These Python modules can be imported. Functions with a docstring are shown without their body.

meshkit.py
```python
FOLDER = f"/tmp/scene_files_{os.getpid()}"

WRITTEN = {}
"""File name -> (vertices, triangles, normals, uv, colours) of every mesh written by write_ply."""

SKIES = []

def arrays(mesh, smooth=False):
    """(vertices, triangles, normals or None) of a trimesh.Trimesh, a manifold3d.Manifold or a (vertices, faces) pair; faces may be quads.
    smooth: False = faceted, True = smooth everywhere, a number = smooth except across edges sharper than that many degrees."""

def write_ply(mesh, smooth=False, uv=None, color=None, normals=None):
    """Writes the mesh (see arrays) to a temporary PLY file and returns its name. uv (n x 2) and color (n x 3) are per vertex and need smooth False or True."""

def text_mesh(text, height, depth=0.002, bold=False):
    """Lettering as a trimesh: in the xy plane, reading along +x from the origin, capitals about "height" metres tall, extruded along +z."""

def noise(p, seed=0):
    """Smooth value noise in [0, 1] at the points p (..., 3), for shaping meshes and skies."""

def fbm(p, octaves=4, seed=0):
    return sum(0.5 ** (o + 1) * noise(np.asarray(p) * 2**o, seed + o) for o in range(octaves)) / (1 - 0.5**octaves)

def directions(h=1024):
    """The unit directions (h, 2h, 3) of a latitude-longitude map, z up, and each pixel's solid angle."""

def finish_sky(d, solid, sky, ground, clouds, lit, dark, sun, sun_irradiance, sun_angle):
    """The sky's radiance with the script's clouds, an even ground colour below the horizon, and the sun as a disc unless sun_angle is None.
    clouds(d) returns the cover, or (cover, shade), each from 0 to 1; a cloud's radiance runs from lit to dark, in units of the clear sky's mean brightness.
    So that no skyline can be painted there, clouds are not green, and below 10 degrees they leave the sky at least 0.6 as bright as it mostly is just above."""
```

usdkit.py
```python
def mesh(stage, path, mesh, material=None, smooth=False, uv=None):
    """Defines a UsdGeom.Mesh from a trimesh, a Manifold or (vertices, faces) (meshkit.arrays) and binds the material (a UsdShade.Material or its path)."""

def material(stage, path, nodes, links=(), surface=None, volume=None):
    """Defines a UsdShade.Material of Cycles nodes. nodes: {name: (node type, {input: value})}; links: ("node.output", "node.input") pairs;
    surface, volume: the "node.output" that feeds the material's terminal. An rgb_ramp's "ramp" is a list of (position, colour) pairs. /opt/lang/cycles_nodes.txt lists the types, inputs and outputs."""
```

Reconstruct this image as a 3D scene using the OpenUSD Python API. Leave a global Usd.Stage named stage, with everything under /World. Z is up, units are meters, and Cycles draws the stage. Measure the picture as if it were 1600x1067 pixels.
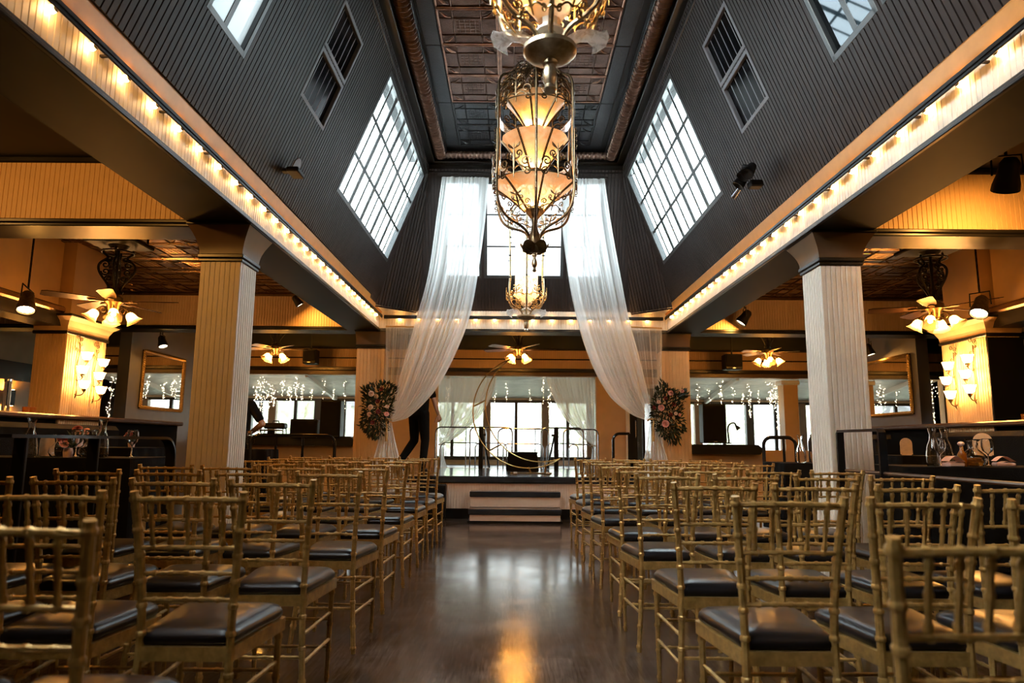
import math, random
import numpy as np, trimesh, usdkit, meshkit
import manifold3d as m3
from pxr import Usd, UsdGeom, UsdLux, Gf, Sdf
from shapely.geometry import Polygon, box as sbox
from shapely import affinity

stage = Usd.Stage.CreateInMemory()
UsdGeom.SetStageUpAxis(stage, UsdGeom.Tokens.z)
UsdGeom.SetStageMetersPerUnit(stage, 1.0)
UsdGeom.Xform.Define(stage, '/World')
stage.SetDefaultPrim(stage.GetPrimAtPath('/World'))
UsdGeom.Scope.Define(stage, '/World/Looks')
rnd = random.Random(7)
PI = math.pi

# ---------------------------------------------------------------- camera, sky, exposure
EXPOSURE = 0.42
SKY = 10.5
FESTOON, FAIRY, FANLAMP, SCONCE, SHADELAMP, SPOT = 62.0, 14.0, 270.0, 360.0, 54.0, 470.0
EYE = np.array([0, 0, 1.07])
_p, _y, _r = math.radians(8.45), math.atan(4 / 1070.), math.radians(.5)
FW = np.array([-math.sin(_y) * math.cos(_p), math.cos(_y) * math.cos(_p), math.sin(_p)])
_rt = np.array([math.cos(_y), math.sin(_y), 0])
_up = np.cross(_rt, FW)
RT, UP = math.cos(_r) * _rt + math.sin(_r) * _up, -math.sin(_r) * _rt + math.cos(_r) * _up
cam = UsdGeom.Camera.Define(stage, '/World/camera')
cam.AddTransformOp().Set(Gf.Matrix4d(*RT, 0, *UP, 0, *(-FW), 0, *EYE, 1))
cam.CreateFocalLengthAttr(24.075)
cam.CreateHorizontalApertureAttr(36.0)
cam.CreateVerticalApertureAttr(36.0 * 1067 / 1600)
cam.CreateClippingRangeAttr(Gf.Vec2f(.05, 500))
cam.CreateFStopAttr(2.8)
cam.CreateFocusDistanceAttr(6.0)
cam.CreateExposureAttr(EXPOSURE)
dome = UsdLux.DomeLight.Define(stage, '/World/sky')
dome.CreateIntensityAttr(SKY)
dome.CreateColorAttr(Gf.Vec3f(.92, .97, 1.0))

# ---------------------------------------------------------------- materials
def mat(name, base, rough=.5, metal=0., vary=0., scale=8., bump=0., bscale=40., stretch=None, **kw):
    path = '/World/Looks/' + name
    nodes = {'p': ('principled_bsdf', dict(base_color=base, roughness=rough, metallic=metal, **kw))}
    links = []
    if vary or bump:
        nodes['tc'] = ('texture_coordinate', {})
        nodes['mp'] = ('mapping', dict(scale=stretch or (1, 1, 1)))
        links += [('tc.object', 'mp.vector')]
    if vary:
        nodes['n'] = ('noise_texture', dict(scale=scale, detail=4., roughness=.6))
        lo = tuple(max(0, c * (1 - vary)) for c in base); hi = tuple(min(1, c * (1 + vary)) for c in base)
        nodes['r'] = ('rgb_ramp', dict(ramp=[(.3, lo), (.7, hi)]))
        links += [('mp.vector', 'n.vector'), ('n.fac', 'r.fac'), ('r.color', 'p.base_color')]
    if bump:
        nodes['n2'] = ('noise_texture', dict(scale=bscale, detail=3.))
        nodes['b'] = ('bump', dict(strength=bump, distance=.01))
        links += [('mp.vector', 'n2.vector'), ('n2.fac', 'b.height'), ('b.normal', 'p.normal')]
    return usdkit.material(stage, path, nodes, links, surface='p.BSDF')

def glow(name, color, strength):
    return usdkit.material(stage, '/World/Looks/' + name, {'e': ('emission', dict(color=color, strength=strength))}, [], surface='e.emission')

WARM = (1.0, .50, .145)
DEEP = (1.0, .43, .075)
M = {}
M['gold'] = mat('gold_paint', (.42, .26, .078), .38, .5, vary=.3, scale=30., bump=.15, bscale=120.)
M['vinyl'] = mat('black_vinyl', (.007, .0072, .0095), .29, specular_ior_level=.22, coat_weight=.1, coat_roughness=.12, bump=.08, bscale=220.)
M['board'] = mat('charcoal_board', (.026, .0178, .0155), .5, vary=.18, scale=6., stretch=(1, 1, .15), specular_ior_level=.2)
M['groove'] = mat('board_backing', (.014, .011, .010), .7)
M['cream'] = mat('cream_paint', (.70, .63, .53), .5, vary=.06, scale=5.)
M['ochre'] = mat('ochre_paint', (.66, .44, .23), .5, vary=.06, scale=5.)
M['peach'] = mat('peach_paint', (.62, .45, .33), .5, vary=.05, scale=5.)
M['goldmould'] = mat('gilt_moulding', (.5, .215, .045), .42, .2, vary=.1, scale=10.)
M['trim'] = mat('dark_trim', (.011, .0095, .0085), .32, vary=.25, scale=6.)
M['soffit'] = mat('soffit_paint', (.007, .0072, .0078), .58, specular_ior_level=.2, vary=.12, scale=3., bump=.04, bscale=30.)
M['brownpaint'] = mat('brown_paint', (.085, .05, .026), .4, vary=.15, scale=5.)
M['tin'] = mat('copper_tin', (.14, .078, .056), .33, .85, vary=.45, scale=5., bump=.35, bscale=60.)
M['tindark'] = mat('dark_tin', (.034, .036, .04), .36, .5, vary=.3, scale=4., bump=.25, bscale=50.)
M['tinbead'] = mat('pale_tin_bead', (.40, .23, .165), .32, .85, vary=.4, scale=9.)  # beads in a lighter copper than the tile fields
M['tinroll'] = mat('copper_roll', (.13, .075, .055), .34, .7, vary=.4, scale=9.)
M['tinaisle'] = mat('bronze_tin', (.26, .145, .06), .26, .85, vary=.35, scale=4., bump=.3, bscale=40.)
M['darkceil'] = mat('dark_ceiling', (.012, .0125, .014), .6)
M['grey'] = mat('grey_wall_paint', (.16, .155, .165), .6, vary=.05)
M['black'] = mat('black_satin', (.005, .005, .0055), .5, specular_ior_level=.2)
M['blackcloth'] = mat('black_cloth', (.007, .007, .0075), .95, vary=.2, bump=.2, bscale=90., specular_ior_level=.1)
M['matblack'] = mat('matt_black', (.006, .0055, .005), .9, specular_ior_level=.05)
M['blackgloss'] = mat('black_gloss', (.014, .014, .016), .12)
M['stagetop'] = mat('stage_top', (.02, .021, .024), .14, vary=.2)
M['bronze'] = mat('antique_bronze', (.17, .115, .06), .36, .85, vary=.4, scale=40.)
M['pewter'] = mat('aged_brass', (.42, .34, .22), .34, .9, vary=.35, scale=30.)
M['iron'] = mat('wrought_iron', (.02, .017, .014), .5, .4)
M['brass'] = mat('brass', (.62, .42, .16), .28, 1.)
M['chrome'] = mat('chrome_tube', (.55, .56, .58), .2, 1.)
M['goldframe'] = mat('gold_frame', (.55, .37, .13), .36, .8, vary=.3, scale=40.)
M['mirror'] = mat('mirror_glass', (.9, .9, .9), .01, 1.)
M['white'] = mat('white_paint', (.78, .78, .76), .45)
M['verandaceil'] = mat('veranda_board', (.6, .61, .6), .4, vary=.08, scale=3.)
M['tan'] = mat('tan_post', (.32, .235, .16), .5, vary=.1)
M['winframe'] = mat('window_frame', (.035, .037, .037), .4)
M['leafdark'] = mat('leaf_dark', (.009, .018, .010), .5, vary=.5, scale=12.)
M['leaf'] = mat('leaf_green', (.02, .045, .018), .5, vary=.4, scale=12.)
M['rosepink'] = mat('rose_pink', (.75, .36, .32), .6, vary=.2, scale=25.)
M['roseblush'] = mat('rose_blush', (.8, .58, .46), .6, vary=.15, scale=25.)
M['rosered'] = mat('rose_burgundy', (.2, .02, .025), .6, vary=.3, scale=25.)
M['skin'] = mat('skin', (.5, .3, .21), .5, subsurface_weight=.1)
M['hair'] = mat('hair_dark', (.03, .02, .014), .5)
M['card'] = mat('menu_card', (.66, .48, .3), .6, vary=.12, scale=30.)
M['linen'] = mat('pink_linen', (.62, .42, .36), .85)
M['amberliquid'] = mat('amber_glass', (.75, .33, .04), .05, transmission_weight=.7)
M['rope'] = mat('gold_rope', (.45, .28, .1), .7, vary=.2, scale=60.)
M['bladewood'] = mat('fan_blade_wood', (.07, .035, .018), .3, vary=.3, scale=8.)
M['bladepale'] = mat('fan_blade_pale', (.36, .30, .24), .3, vary=.1, scale=8.)
M['outground'] = mat('outside_lawn', (.42, .45, .34), .9, vary=.2, scale=.6)
M['outtree'] = usdkit.material(stage, '/World/Looks/outside_leaf', {'d': ('diffuse_bsdf', dict(color=(.74, .77, .64))), 't': ('translucent_bsdf', dict(color=(.74, .78, .62))), 'm': ('mix_closure', dict(fac=.5))},
    [('d.BSDF', 'm.closure1'), ('t.BSDF', 'm.closure2')], surface='m.closure')
M['outbark'] = mat('outside_bark', (.5, .45, .4), .9)
M['outwall'] = mat('outside_wall', (.68, .68, .66), .8)
M['glass'] = mat('clear_glass', (1, 1, 1), .02, transmission_weight=1., ior=1.45)

M['floor'] = usdkit.material(stage, '/World/Looks/dark_wood_floor', {
    'tc': ('texture_coordinate', {}), 'mp': ('mapping', dict(scale=(9., .7, 1))),
    'mpl': ('mapping', dict(rotation=(0, 0, PI / 2))),
    'bt': ('brick_texture', dict(scale=1., brick_width=1.22, row_height=.152, mortar_size=.0012, color1=(.30, .30, .30), color2=(.62, .62, .62), mortar=(.05, .05, .05))),
    'n': ('noise_texture', dict(scale=6., detail=7., roughness=.68, distortion=.6)),
    'r': ('rgb_ramp', dict(ramp=[(.3, (.055, .036, .028)), (.55, (.105, .072, .055)), (.75, (.165, .118, .093))])),
    'mx': ('mix_color', dict(blend_type='multiply', fac=.55)),
    'n2': ('noise_texture', dict(scale=2.2, detail=3.)),
    'rr': ('map_range', dict(from_min=.3, from_max=.7, to_min=.11, to_max=.2)),
    'b': ('bump', dict(strength=.06, distance=.004)),
    'p': ('principled_bsdf', dict(specular_ior_level=.55))},
    [('tc.object', 'mp.vector'), ('tc.object', 'mpl.vector'), ('mpl.vector', 'bt.vector'), ('mp.vector', 'n.vector'), ('n.fac', 'r.fac'), ('r.color', 'mx.a'), ('bt.color', 'mx.b'),
     ('mx.result', 'p.base_color'), ('tc.object', 'n2.vector'), ('n2.fac', 'rr.value'), ('rr.result', 'p.roughness'), ('n.fac', 'b.height'), ('b.normal', 'p.normal')], surface='p.BSDF')
def pane(name, tint):
  return usdkit.material(stage, '/World/Looks/' + name, {
    't': ('transparent_bsdf', dict(color=tint)), 'g': ('glossy_bsdf', dict(color=(.9, .95, 1), roughness=.03)), 'lw': ('layer_weight', dict(blend=.5)), 'f': ('math', dict(math_type='power', value2=5.)), 'f2': ('math', dict(math_type='multiply_add', value2=.5, value3=.04)),
    'm': ('mix_closure', {})}, [('lw.facing', 'f.value1'), ('f.value', 'f2.value1'), ('f2.value', 'm.fac'), ('t.BSDF', 'm.closure1'), ('g.BSDF', 'm.closure2')], surface='m.closure')
M['pane'] = pane('window_pane', (.93, .95, .95)); M['panesky'] = pane('film_pane', (.56, .6, .61)); M['panetint'] = pane('tinted_pane', (.24, .25, .255)); M['paneveranda'] = pane('veranda_pane', (.33, .34, .335)); M['panedark'] = pane('dark_tinted_pane', (.018, .026, .03))
M['frost'] = usdkit.material(stage, '/World/Looks/frosted_pane', {
    'tc': ('texture_coordinate', {}), 'n': ('noise_texture', dict(scale=1.6, detail=3.)), 'r': ('rgb_ramp', dict(ramp=[(.3, (.06, .067, .07)), (.6, (.09, .097, .1))])),
    't': ('transparent_bsdf', {}), 'g': ('translucent_bsdf', dict(color=(.8, .85, .85))), 'm': ('mix_closure', dict(fac=.12))},
    [('tc.object', 'n.vector'), ('n.fac', 'r.fac'), ('r.color', 't.color'), ('t.BSDF', 'm.closure1'), ('g.BSDF', 'm.closure2')], surface='m.closure')
M['darkpane'] = usdkit.material(stage, '/World/Looks/dark_pane', {
    'p': ('principled_bsdf', dict(base_color=(.004, .005, .007), roughness=.1, specular_ior_level=.12))}, [], surface='p.BSDF')

def sheer(name, color, clear):
    return usdkit.material(stage, '/World/Looks/' + name, {
        't': ('transparent_bsdf', {}), 'tr': ('translucent_bsdf', dict(color=color)), 'd': ('diffuse_bsdf', dict(color=color)),
        'm1': ('mix_closure', dict(fac=.5)), 'lw': ('layer_weight', dict(blend=.35)), 'mr': ('map_range', dict(from_min=0., from_max=1., to_min=1 - clear, to_max=1., clamp=True)),
        'm2': ('mix_closure', {})},
        [('tr.BSDF', 'm1.closure1'), ('d.BSDF', 'm1.closure2'), ('lw.facing', 'mr.value'), ('mr.result', 'm2.fac'), ('t.BSDF', 'm2.closure1'), ('m1.closure', 'm2.closure2')], surface='m2.closure')
M['voile'] = sheer('white_voile', (.91, .92, .91), .25)
M['voile2'] = sheer('thin_voile', (.85, .86, .86), .62)

M['shade'] = usdkit.material(stage, '/World/Looks/amber_shade', {
    'tc': ('texture_coordinate', {}), 'w': ('noise_texture', dict(scale=7., detail=2., distortion=1.2)), 'r': ('rgb_ramp', dict(ramp=[(.35, (.95, .56, .27)), (.65, (1., .80, .54))])),
    'tr': ('translucent_bsdf', {}), 't': ('transparent_bsdf', dict(color=(1., .8, .6))), 'g': ('glossy_bsdf', dict(color=(.9, .9, .9), roughness=.2)),
    'm1': ('mix_closure', dict(fac=.2)), 'm2': ('mix_closure', dict(fac=.1))},
    [('tc.object', 'w.vector'), ('w.fac', 'r.fac'), ('r.color', 'tr.color'), ('tr.BSDF', 'm1.closure1'), ('t.BSDF', 'm1.closure2'), ('m1.closure', 'm2.closure1'), ('g.BSDF', 'm2.closure2')], surface='m2.closure')
M['tulip'] = usdkit.material(stage, '/World/Looks/tulip_shade', {
    'tr': ('translucent_bsdf', dict(color=(1., .8, .55))), 't': ('transparent_bsdf', dict(color=(1., .9, .75))), 'm1': ('mix_closure', dict(fac=.35))},
    [('tr.BSDF', 'm1.closure1'), ('t.BSDF', 'm1.closure2')], surface='m1.closure')
M['etched'] = usdkit.material(stage, '/World/Looks/etched_glass', {
    'tc': ('texture_coordinate', {}), 'v': ('noise_texture', dict(scale=26., detail=2., distortion=2.)), 'r': ('rgb_ramp', dict(ramp=[(.42, (.25, .25, .25)), (.58, (.8, .8, .8))])),
    't': ('transparent_bsdf', dict(color=(.95, .97, .97))), 'd': ('translucent_bsdf', dict(color=(.85, .87, .88))), 'g': ('glossy_bsdf', dict(color=(1, 1, 1), roughness=.08)), 'm1': ('mix_closure', {}), 'm2': ('mix_closure', dict(fac=.12))},
    [('tc.object', 'v.vector'), ('v.fac', 'r.fac'), ('r.color', 'm1.fac'), ('t.BSDF', 'm1.closure1'), ('d.BSDF', 'm1.closure2'), ('m1.closure', 'm2.closure1'), ('g.BSDF', 'm2.closure2')], surface='m2.closure')
M['festoon'] = glow('festoon_glow', WARM, FESTOON)
M['fairy'] = glow('fairy_glow', (1., .78, .5), FAIRY)
M['fanlamp'] = glow('fan_lamp_glow', DEEP, FANLAMP)
M['fanlampback'] = glow('back_fan_lamp_glow', DEEP, FANLAMP * 2.)
M['fanlampfill'] = glow('fill_fan_lamp_glow', DEEP, FANLAMP * .3)  # for the added fans out of view only
M['sconce'] = glow('sconce_glow', (1, .54, .18), SCONCE)
M['shadelamp'] = glow('shade_lamp_glow', (1., .55, .18), SHADELAMP)
M['lens'] = glow('spot_lens_glow', (1., .72, .42), 9.)

# ---------------------------------------------------------------- mesh helpers
class MB:
    def __init__(s): s.v, s.f, s.n = [], [], 0
    def add(s, v, f):
        v = np.asarray(v, float); f = np.asarray(f, int)
        if f.shape[1] == 4: f = np.vstack([f[:, [0, 1, 2]], f[:, [0, 2, 3]]])
        s.v.append(v); s.f.append(f + s.n); s.n += len(v); return s
    def tm(s, m, T=None):
        v = np.array(m.vertices)
        if T is not None: v = v @ np.asarray(T)[:3, :3].T + np.asarray(T)[:3, 3]
        return s.add(v, m.faces)
    def mb(s, o, T=None):
        v, f = o.get()
        if T is not None: v = v @ np.asarray(T)[:3, :3].T + np.asarray(T)[:3, 3]
        return s.add(v, f)
    def get(s): return np.vstack(s.v), np.vstack(s.f)
    def box(s, x0, x1, y0, y1, z0, z1, c=0.):
        c = min(c, .45 * (x1 - x0), .45 * (y1 - y0), .45 * (z1 - z0))
        if c <= 0:
            v = [(x, y, z) for x in (x0, x1) for y in (y0, y1) for z in (z0, z1)]
            return s.add(v, [(0, 1, 3, 2), (4, 6, 7, 5), (0, 4, 5, 1), (2, 3, 7, 6), (0, 2, 6, 4), (1, 5, 7, 3)])
        v = []
        for x, sx in ((x0, 1), (x1, -1)):
            for y, sy in ((y0, 1), (y1, -1)):
                for z, sz in ((z0, 1), (z1, -1)):
                    v += [(x, y + sy * c, z + sz * c), (x + sx * c, y, z + sz * c), (x + sx * c, y + sy * c, z)]
        return s.tm(trimesh.Trimesh(v).convex_hull)
    def tube(s, pts, r, n=6, cap=True, closed=False):
        p = np.asarray(pts, float); r = np.broadcast_to(np.asarray(r, float), (len(p),))
        if closed: t = np.roll(p, -1, 0) - np.roll(p, 1, 0)
        else: t = np.gradient(p, axis=0)
        t /= np.linalg.norm(t, axis=1, keepdims=True) + 1e-12
        ref = np.array([0, 0, 1.]) if abs(t[0, 2]) < .9 else np.array([1., 0, 0])
        a = np.zeros_like(p); u = ref - t[0] * (ref @ t[0]); u /= np.linalg.norm(u)
        for i in range(len(p)):
            u = u - t[i] * (u @ t[i]); u /= np.linalg.norm(u) + 1e-12; a[i] = u
        b = np.cross(t, a); an = np.arange(n) * 2 * PI / n
        v = p[:, None] + r[:, None, None] * (np.cos(an)[None, :, None] * a[:, None] + np.sin(an)[None, :, None] * b[:, None])
        m = len(p); k = m if closed else m - 1
        i, j = np.meshgrid(np.arange(k), np.arange(n), indexing='ij'); i2 = (i + 1) % m; j2 = (j + 1) % n
        q = np.stack([i * n + j, i * n + j2, i2 * n + j2, i2 * n + j], -1).reshape(-1, 4)
        f = np.vstack([q[:, [0, 2, 1]], q[:, [0, 3, 2]]])[:, ::-1]
        v = v.reshape(-1, 3)
        if cap and not closed:
            v = np.vstack([v, p[:1], p[-1:]]); c0, c1 = m * n, m * n + 1
            jj = np.arange(n); e = (m - 1) * n
            f = np.vstack([f, np.stack([np.full(n, c0), (jj + 1) % n, jj], 1), np.stack([np.full(n, c1), e + jj, e + (jj + 1) % n], 1)])
        return s.add(v, f)
    def lathe(s, prof, n=16, c=(0, 0, 0), T=None):
        prof = np.asarray(prof, float); a = np.arange(n) * 2 * PI / n; m = len(prof)
        v = np.stack([prof[:, None, 0] * np.cos(a), prof[:, None, 0] * np.sin(a), np.repeat(prof[:, 1:2], n, 1)], -1).reshape(-1, 3)
        i, j = np.meshgrid(np.arange(m - 1), np.arange(n), indexing='ij'); j2 = (j + 1) % n
        q = np.stack([i * n + j, i * n + j2, (i + 1) * n + j2, (i + 1) * n + j], -1).reshape(-1, 4)
        if T is not None: v = v @ np.asarray(T)[:3, :3].T + np.asarray(T)[:3, 3]
        return s.add(v + np.asarray(c), q)
    def sphere(s, c, r, sub=2, sc=(1, 1, 1)):
        m = ICO[sub]; return s.add(np.array(m.vertices) * r * np.asarray(sc) + np.asarray(c), m.faces)
    def grid(s, P, closed=False):
        P = np.asarray(P, float); a, b = P.shape[:2]
        i, j = np.meshgrid(np.arange(a - 1), np.arange(b if closed else b - 1), indexing='ij'); j2 = (j + 1) % b
        return s.add(P.reshape(-1, 3), np.stack([i * b + j, i * b + j2, (i + 1) * b + j2, (i + 1) * b + j], -1).reshape(-1, 4))
    def poly(s, shape, h, T=None):
        for g in getattr(shape, 'geoms', [shape]):
            if g.geom_type == 'Polygon' and g.area > 1e-7: s.tm(trimesh.creation.extrude_polygon(g, h, engine='earcut'), T)
        return s
ICO = {k: trimesh.creation.icosphere(subdivisions=k) for k in (0, 1, 2, 3)}

def frame(O, u, v, w=None):
    u = np.asarray(u, float); u = u / np.linalg.norm(u); v = np.asarray(v, float); v = v / np.linalg.norm(v)
    w = np.cross(u, v) if w is None else np.asarray(w, float)
    T = np.eye(4); T[:3, 0], T[:3, 1], T[:3, 2], T[:3, 3] = u, v, w, O; return T
def trans(x, y, z, rz=0., s=1.):
    c, n = math.cos(rz) * s, math.sin(rz) * s
    T = np.eye(4); T[:3, :3] = [[c, -n, 0], [n, c, 0], [0, 0, s]]; T[:3, 3] = (x, y, z); return T
def aim(O, d):
    d = np.asarray(d, float); d = d / np.linalg.norm(d); a = np.cross(d, [0, 0, 1.] if abs(d[2]) < .9 else [1., 0, 0]); a /= np.linalg.norm(a)
    return frame(O, a, np.cross(d, a), d)
def spline(P, n):
    from scipy.interpolate import CubicSpline
    P = np.asarray(P, float); t = np.r_[0, np.cumsum(np.linalg.norm(np.diff(P, axis=0), axis=1))]
    return CubicSpline(t, P)(np.linspace(0, t[-1], n))

# ---------------------------------------------------------------- scene helpers
USED = {}
def numbered(parent, name):
    k = (parent, name); n = USED.get(k, 0); USED[k] = n + 1
    return parent + '/' + (name if n == 0 else '%s_%03d' % (name, n))
def key(prim, **kw):
    for k, v in kw.items():
        if v: prim.SetCustomDataByKey(k, v)
    return prim
def thing(name, label, cat, loc=(0, 0, 0), rz=0., group=None):
    p = numbered('/World', name); x = UsdGeom.Xform.Define(stage, p)
    x.AddTranslateOp().Set(Gf.Vec3d(*map(float, loc))); x.AddRotateZOp().Set(math.degrees(rz))
    key(x.GetPrim(), label=label, category=cat, group=group); return p
def part(parent, name, mesh, m, smooth=35, label=None, kind=None):
    p = numbered(parent, name)
    g = usdkit.mesh(stage, p, mesh.get() if isinstance(mesh, MB) else mesh, M[m], smooth=smooth)
    key(g.GetPrim(), label=label, kind=kind); return p
def single(name, mesh, m, label, cat, group=None, smooth=35, kind=None):
    p = part('/World', name, mesh, m, smooth); key(stage.GetPrimAtPath(p), label=label, category=cat, group=group, kind=kind); return p
def setting(name, mesh=None, m=None, smooth=35):
    if mesh is None:
        p = numbered('/World', name); UsdGeom.Xform.Define(stage, p)
    else: p = part('/World', name, mesh, m, smooth)
    key(stage.GetPrimAtPath(p), kind='structure'); return p
def copy(src, label, loc, rz=0., group=None):
    s = stage.GetPrimAtPath(src); d = s.GetCustomData()
    base = src.rsplit('/', 1)[1]
    p = thing(base, label, d['category'], loc, rz, group or d.get('group'))
    q = stage.GetPrimAtPath(p); q.GetReferences().AddInternalReference(src); q.SetInstanceable(True); return p
# ---------------------------------------------------------------- structure
K = .39; S = math.hypot(1, K)
XL, XR, YF = -2.03, 2.29, 10.1           # nave faces of the two long beams, face of the far beam
ZB, ZT, ZA = 2.72, 3.01, 3.28            # beam underside, foot of the lantern, aisle ceiling

def grooved(mb, O, u, v, n, U, V, pitch=.039, g=.007, d=.005):
    """a panel of vertical beads: one ribbed sheet, U along u and V along v, its beads standing out along n"""
    O, u, v, n = (np.asarray(x, float) for x in (O, u, v, n)); k = max(1, round(U / pitch)); p = U / k; row = []
    for i in range(k):
        a = i * p
        row += [(a, -d), (a + g * .5, 0), (a + p - g * .5, 0), (a + p, -d)]
    row = np.array(row); P = O + row[:, :1] * u + row[:, 1:] * n
    G = np.stack([P, P + V * v], 1)
    if np.dot(np.cross(u, v), n) < 0: G = G[:, ::-1]
    return mb.grid(G)

def boards(parent, T, region, u0, u1, pitch, th=.012, gap=.010, m='board'):
    u = u0
    while u < u1:
        s = region.intersection(sbox(u + gap / 2, -1, u + pitch - gap / 2, 20))
        if s.area > 1e-4: part(parent, 'board', MB().poly(s, th, T), m, smooth=False)
        u += pitch

def tbox(T, u0, u1, v0, v1, w0, w1, c=0.):
    m = MB().box(u0, u1, v0, v1, w0, w1, c); v, f = m.get(); o = MB(); o.add(v @ T[:3, :3].T + T[:3, 3], f); return o

# floor, ground outside
setting('floor', MB().box(-8.6, 8.6, -3, 16.4, -.1, 0), 'floor')
setting('ground', MB().box(-70, 70, 16.4, 90, -.5, -.3).box(-70, -8.7, -30, 16.4, -.5, -.3).box(8.7, 70, -30, 16.4, -.5, -.3), 'outground')

# the two long beams and the far beam round the lantern, with their ribbed fascias
setting('beam', MB().box(XL - .47, XL - .012, -3, 10.45, ZB, 3.4), 'soffit')
setting('beam', MB().box(XR + .012, XR + .47, -3, 10.45, ZB, 3.4), 'soffit')
setting('beam', MB().box(XL, XR, YF + .012, 10.47, ZB, 3.4).box(-8.6, XL - .47, YF, 10.45, ZB, 3.4).box(XR + .47, 8.6, YF, 10.45, ZB, 3.4), 'soffit')
setting('fascia_left', grooved(MB(), (XL, -2.5, ZB), (0, 1, 0), (0, 0, 1), (1, 0, 0), YF + 2.5, .31), 'cream', False)
setting('fascia_right', grooved(MB(), (XR, -2.5, ZB), (0, 1, 0), (0, 0, 1), (-1, 0, 0), YF + 2.5, .31), 'cream', False)
setting('fascia_back', grooved(MB(), (XL, YF, ZB), (1, 0, 0), (0, 0, 1), (0, -1, 0), XR - XL, .31), 'cream', False)
for x, s in ((XL, 1), (XR, -1)):
    a, b = sorted((x, x + s * .028)); a2, b2 = sorted((x, x + s * .018))
    setting('trim_1', MB().box(a, b, -2.5, YF, ZB - .012, ZB + .012, .005).box(a2, b2, -2.5, YF, ZB + .012, ZB + .034, .005), 'trim')
    a, b = sorted((x - s * .01, x + s * .02))
    pr = [(x + s * q, z) for q, z in ((.0, .0), (.018, .012), (.028, .03), (.035, .055), (.042, .085), (.05, .118), (.052, .128), (.04, .135))]
    setting('trim_2', MB().grid([[(px, y, 2.95 + pz) for px, pz in (pr if s < 0 else pr[::-1])] for y in (-2.5, YF)]), 'goldmould', True)
setting('trim_3', MB().box(XL, XR, YF - .028, YF, ZB - .012, ZB + .012, .005).box(XL, XR, YF - .02, YF, ZB + .012, ZB + .034, .005), 'trim')
# triangular soffits under the cut corners of the lantern
setting('soffit_corner', MB().add([(XL, 9.55, ZT), (XL, YF + .05, ZT), (-1.40, YF + .05, ZT)], [(0, 2, 1)]).add([(XR, 9.55, ZT), (XR, YF + .05, ZT), (1.68, YF + .05, ZT)], [(0, 1, 2)]), 'cream')

# lantern walls: charcoal boards leaning inwards by 21 degrees, over a dark backing
VT = 2.09
TLn = frame((-2.01, 0, ZT), (0, 1, 0), (K, 0, 1), np.array([1, 0, -K]) / S)
TRn = frame((2.29, 0, ZT), (0, 1, 0), (-K, 0, 1), np.array([-1, 0, -K]) / S)
TFn = frame((0, 10.12, ZT), (1, 0, 0), (0, -K, 1), np.array([0, -1, -K]) / S)
WA = (6.54, 9.26, .59, 1.96); WB1 = (5.05, 5.67, .83, 1.26); WB2 = (5.05, 5.67, 1.295, 1.70)
WCs = [(3.62, 4.15, .585, 1.96), (3.02, 3.55, .585, 1.96)]; WCl = WCs + [(.0, 1.3, .585, 1.96), (1.4, 2.7, .585, 1.96)]; WCr = WCs  # last two left windows are added out of view to let in daylight
side_poly = Polygon([(-1.6, -.02), (9.61, -.02), (9.30, VT), (-1.6, VT)])
far_poly = Polygon([(-1.46, -.02), (1.74, -.02), (1.54, VT), (-1.26, VT)])
WF = [(-1.03, -.515, .53, 1.91), (-.445, .70, .53, 1.91), (.77, 1.26, .53, 1.91)]
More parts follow.
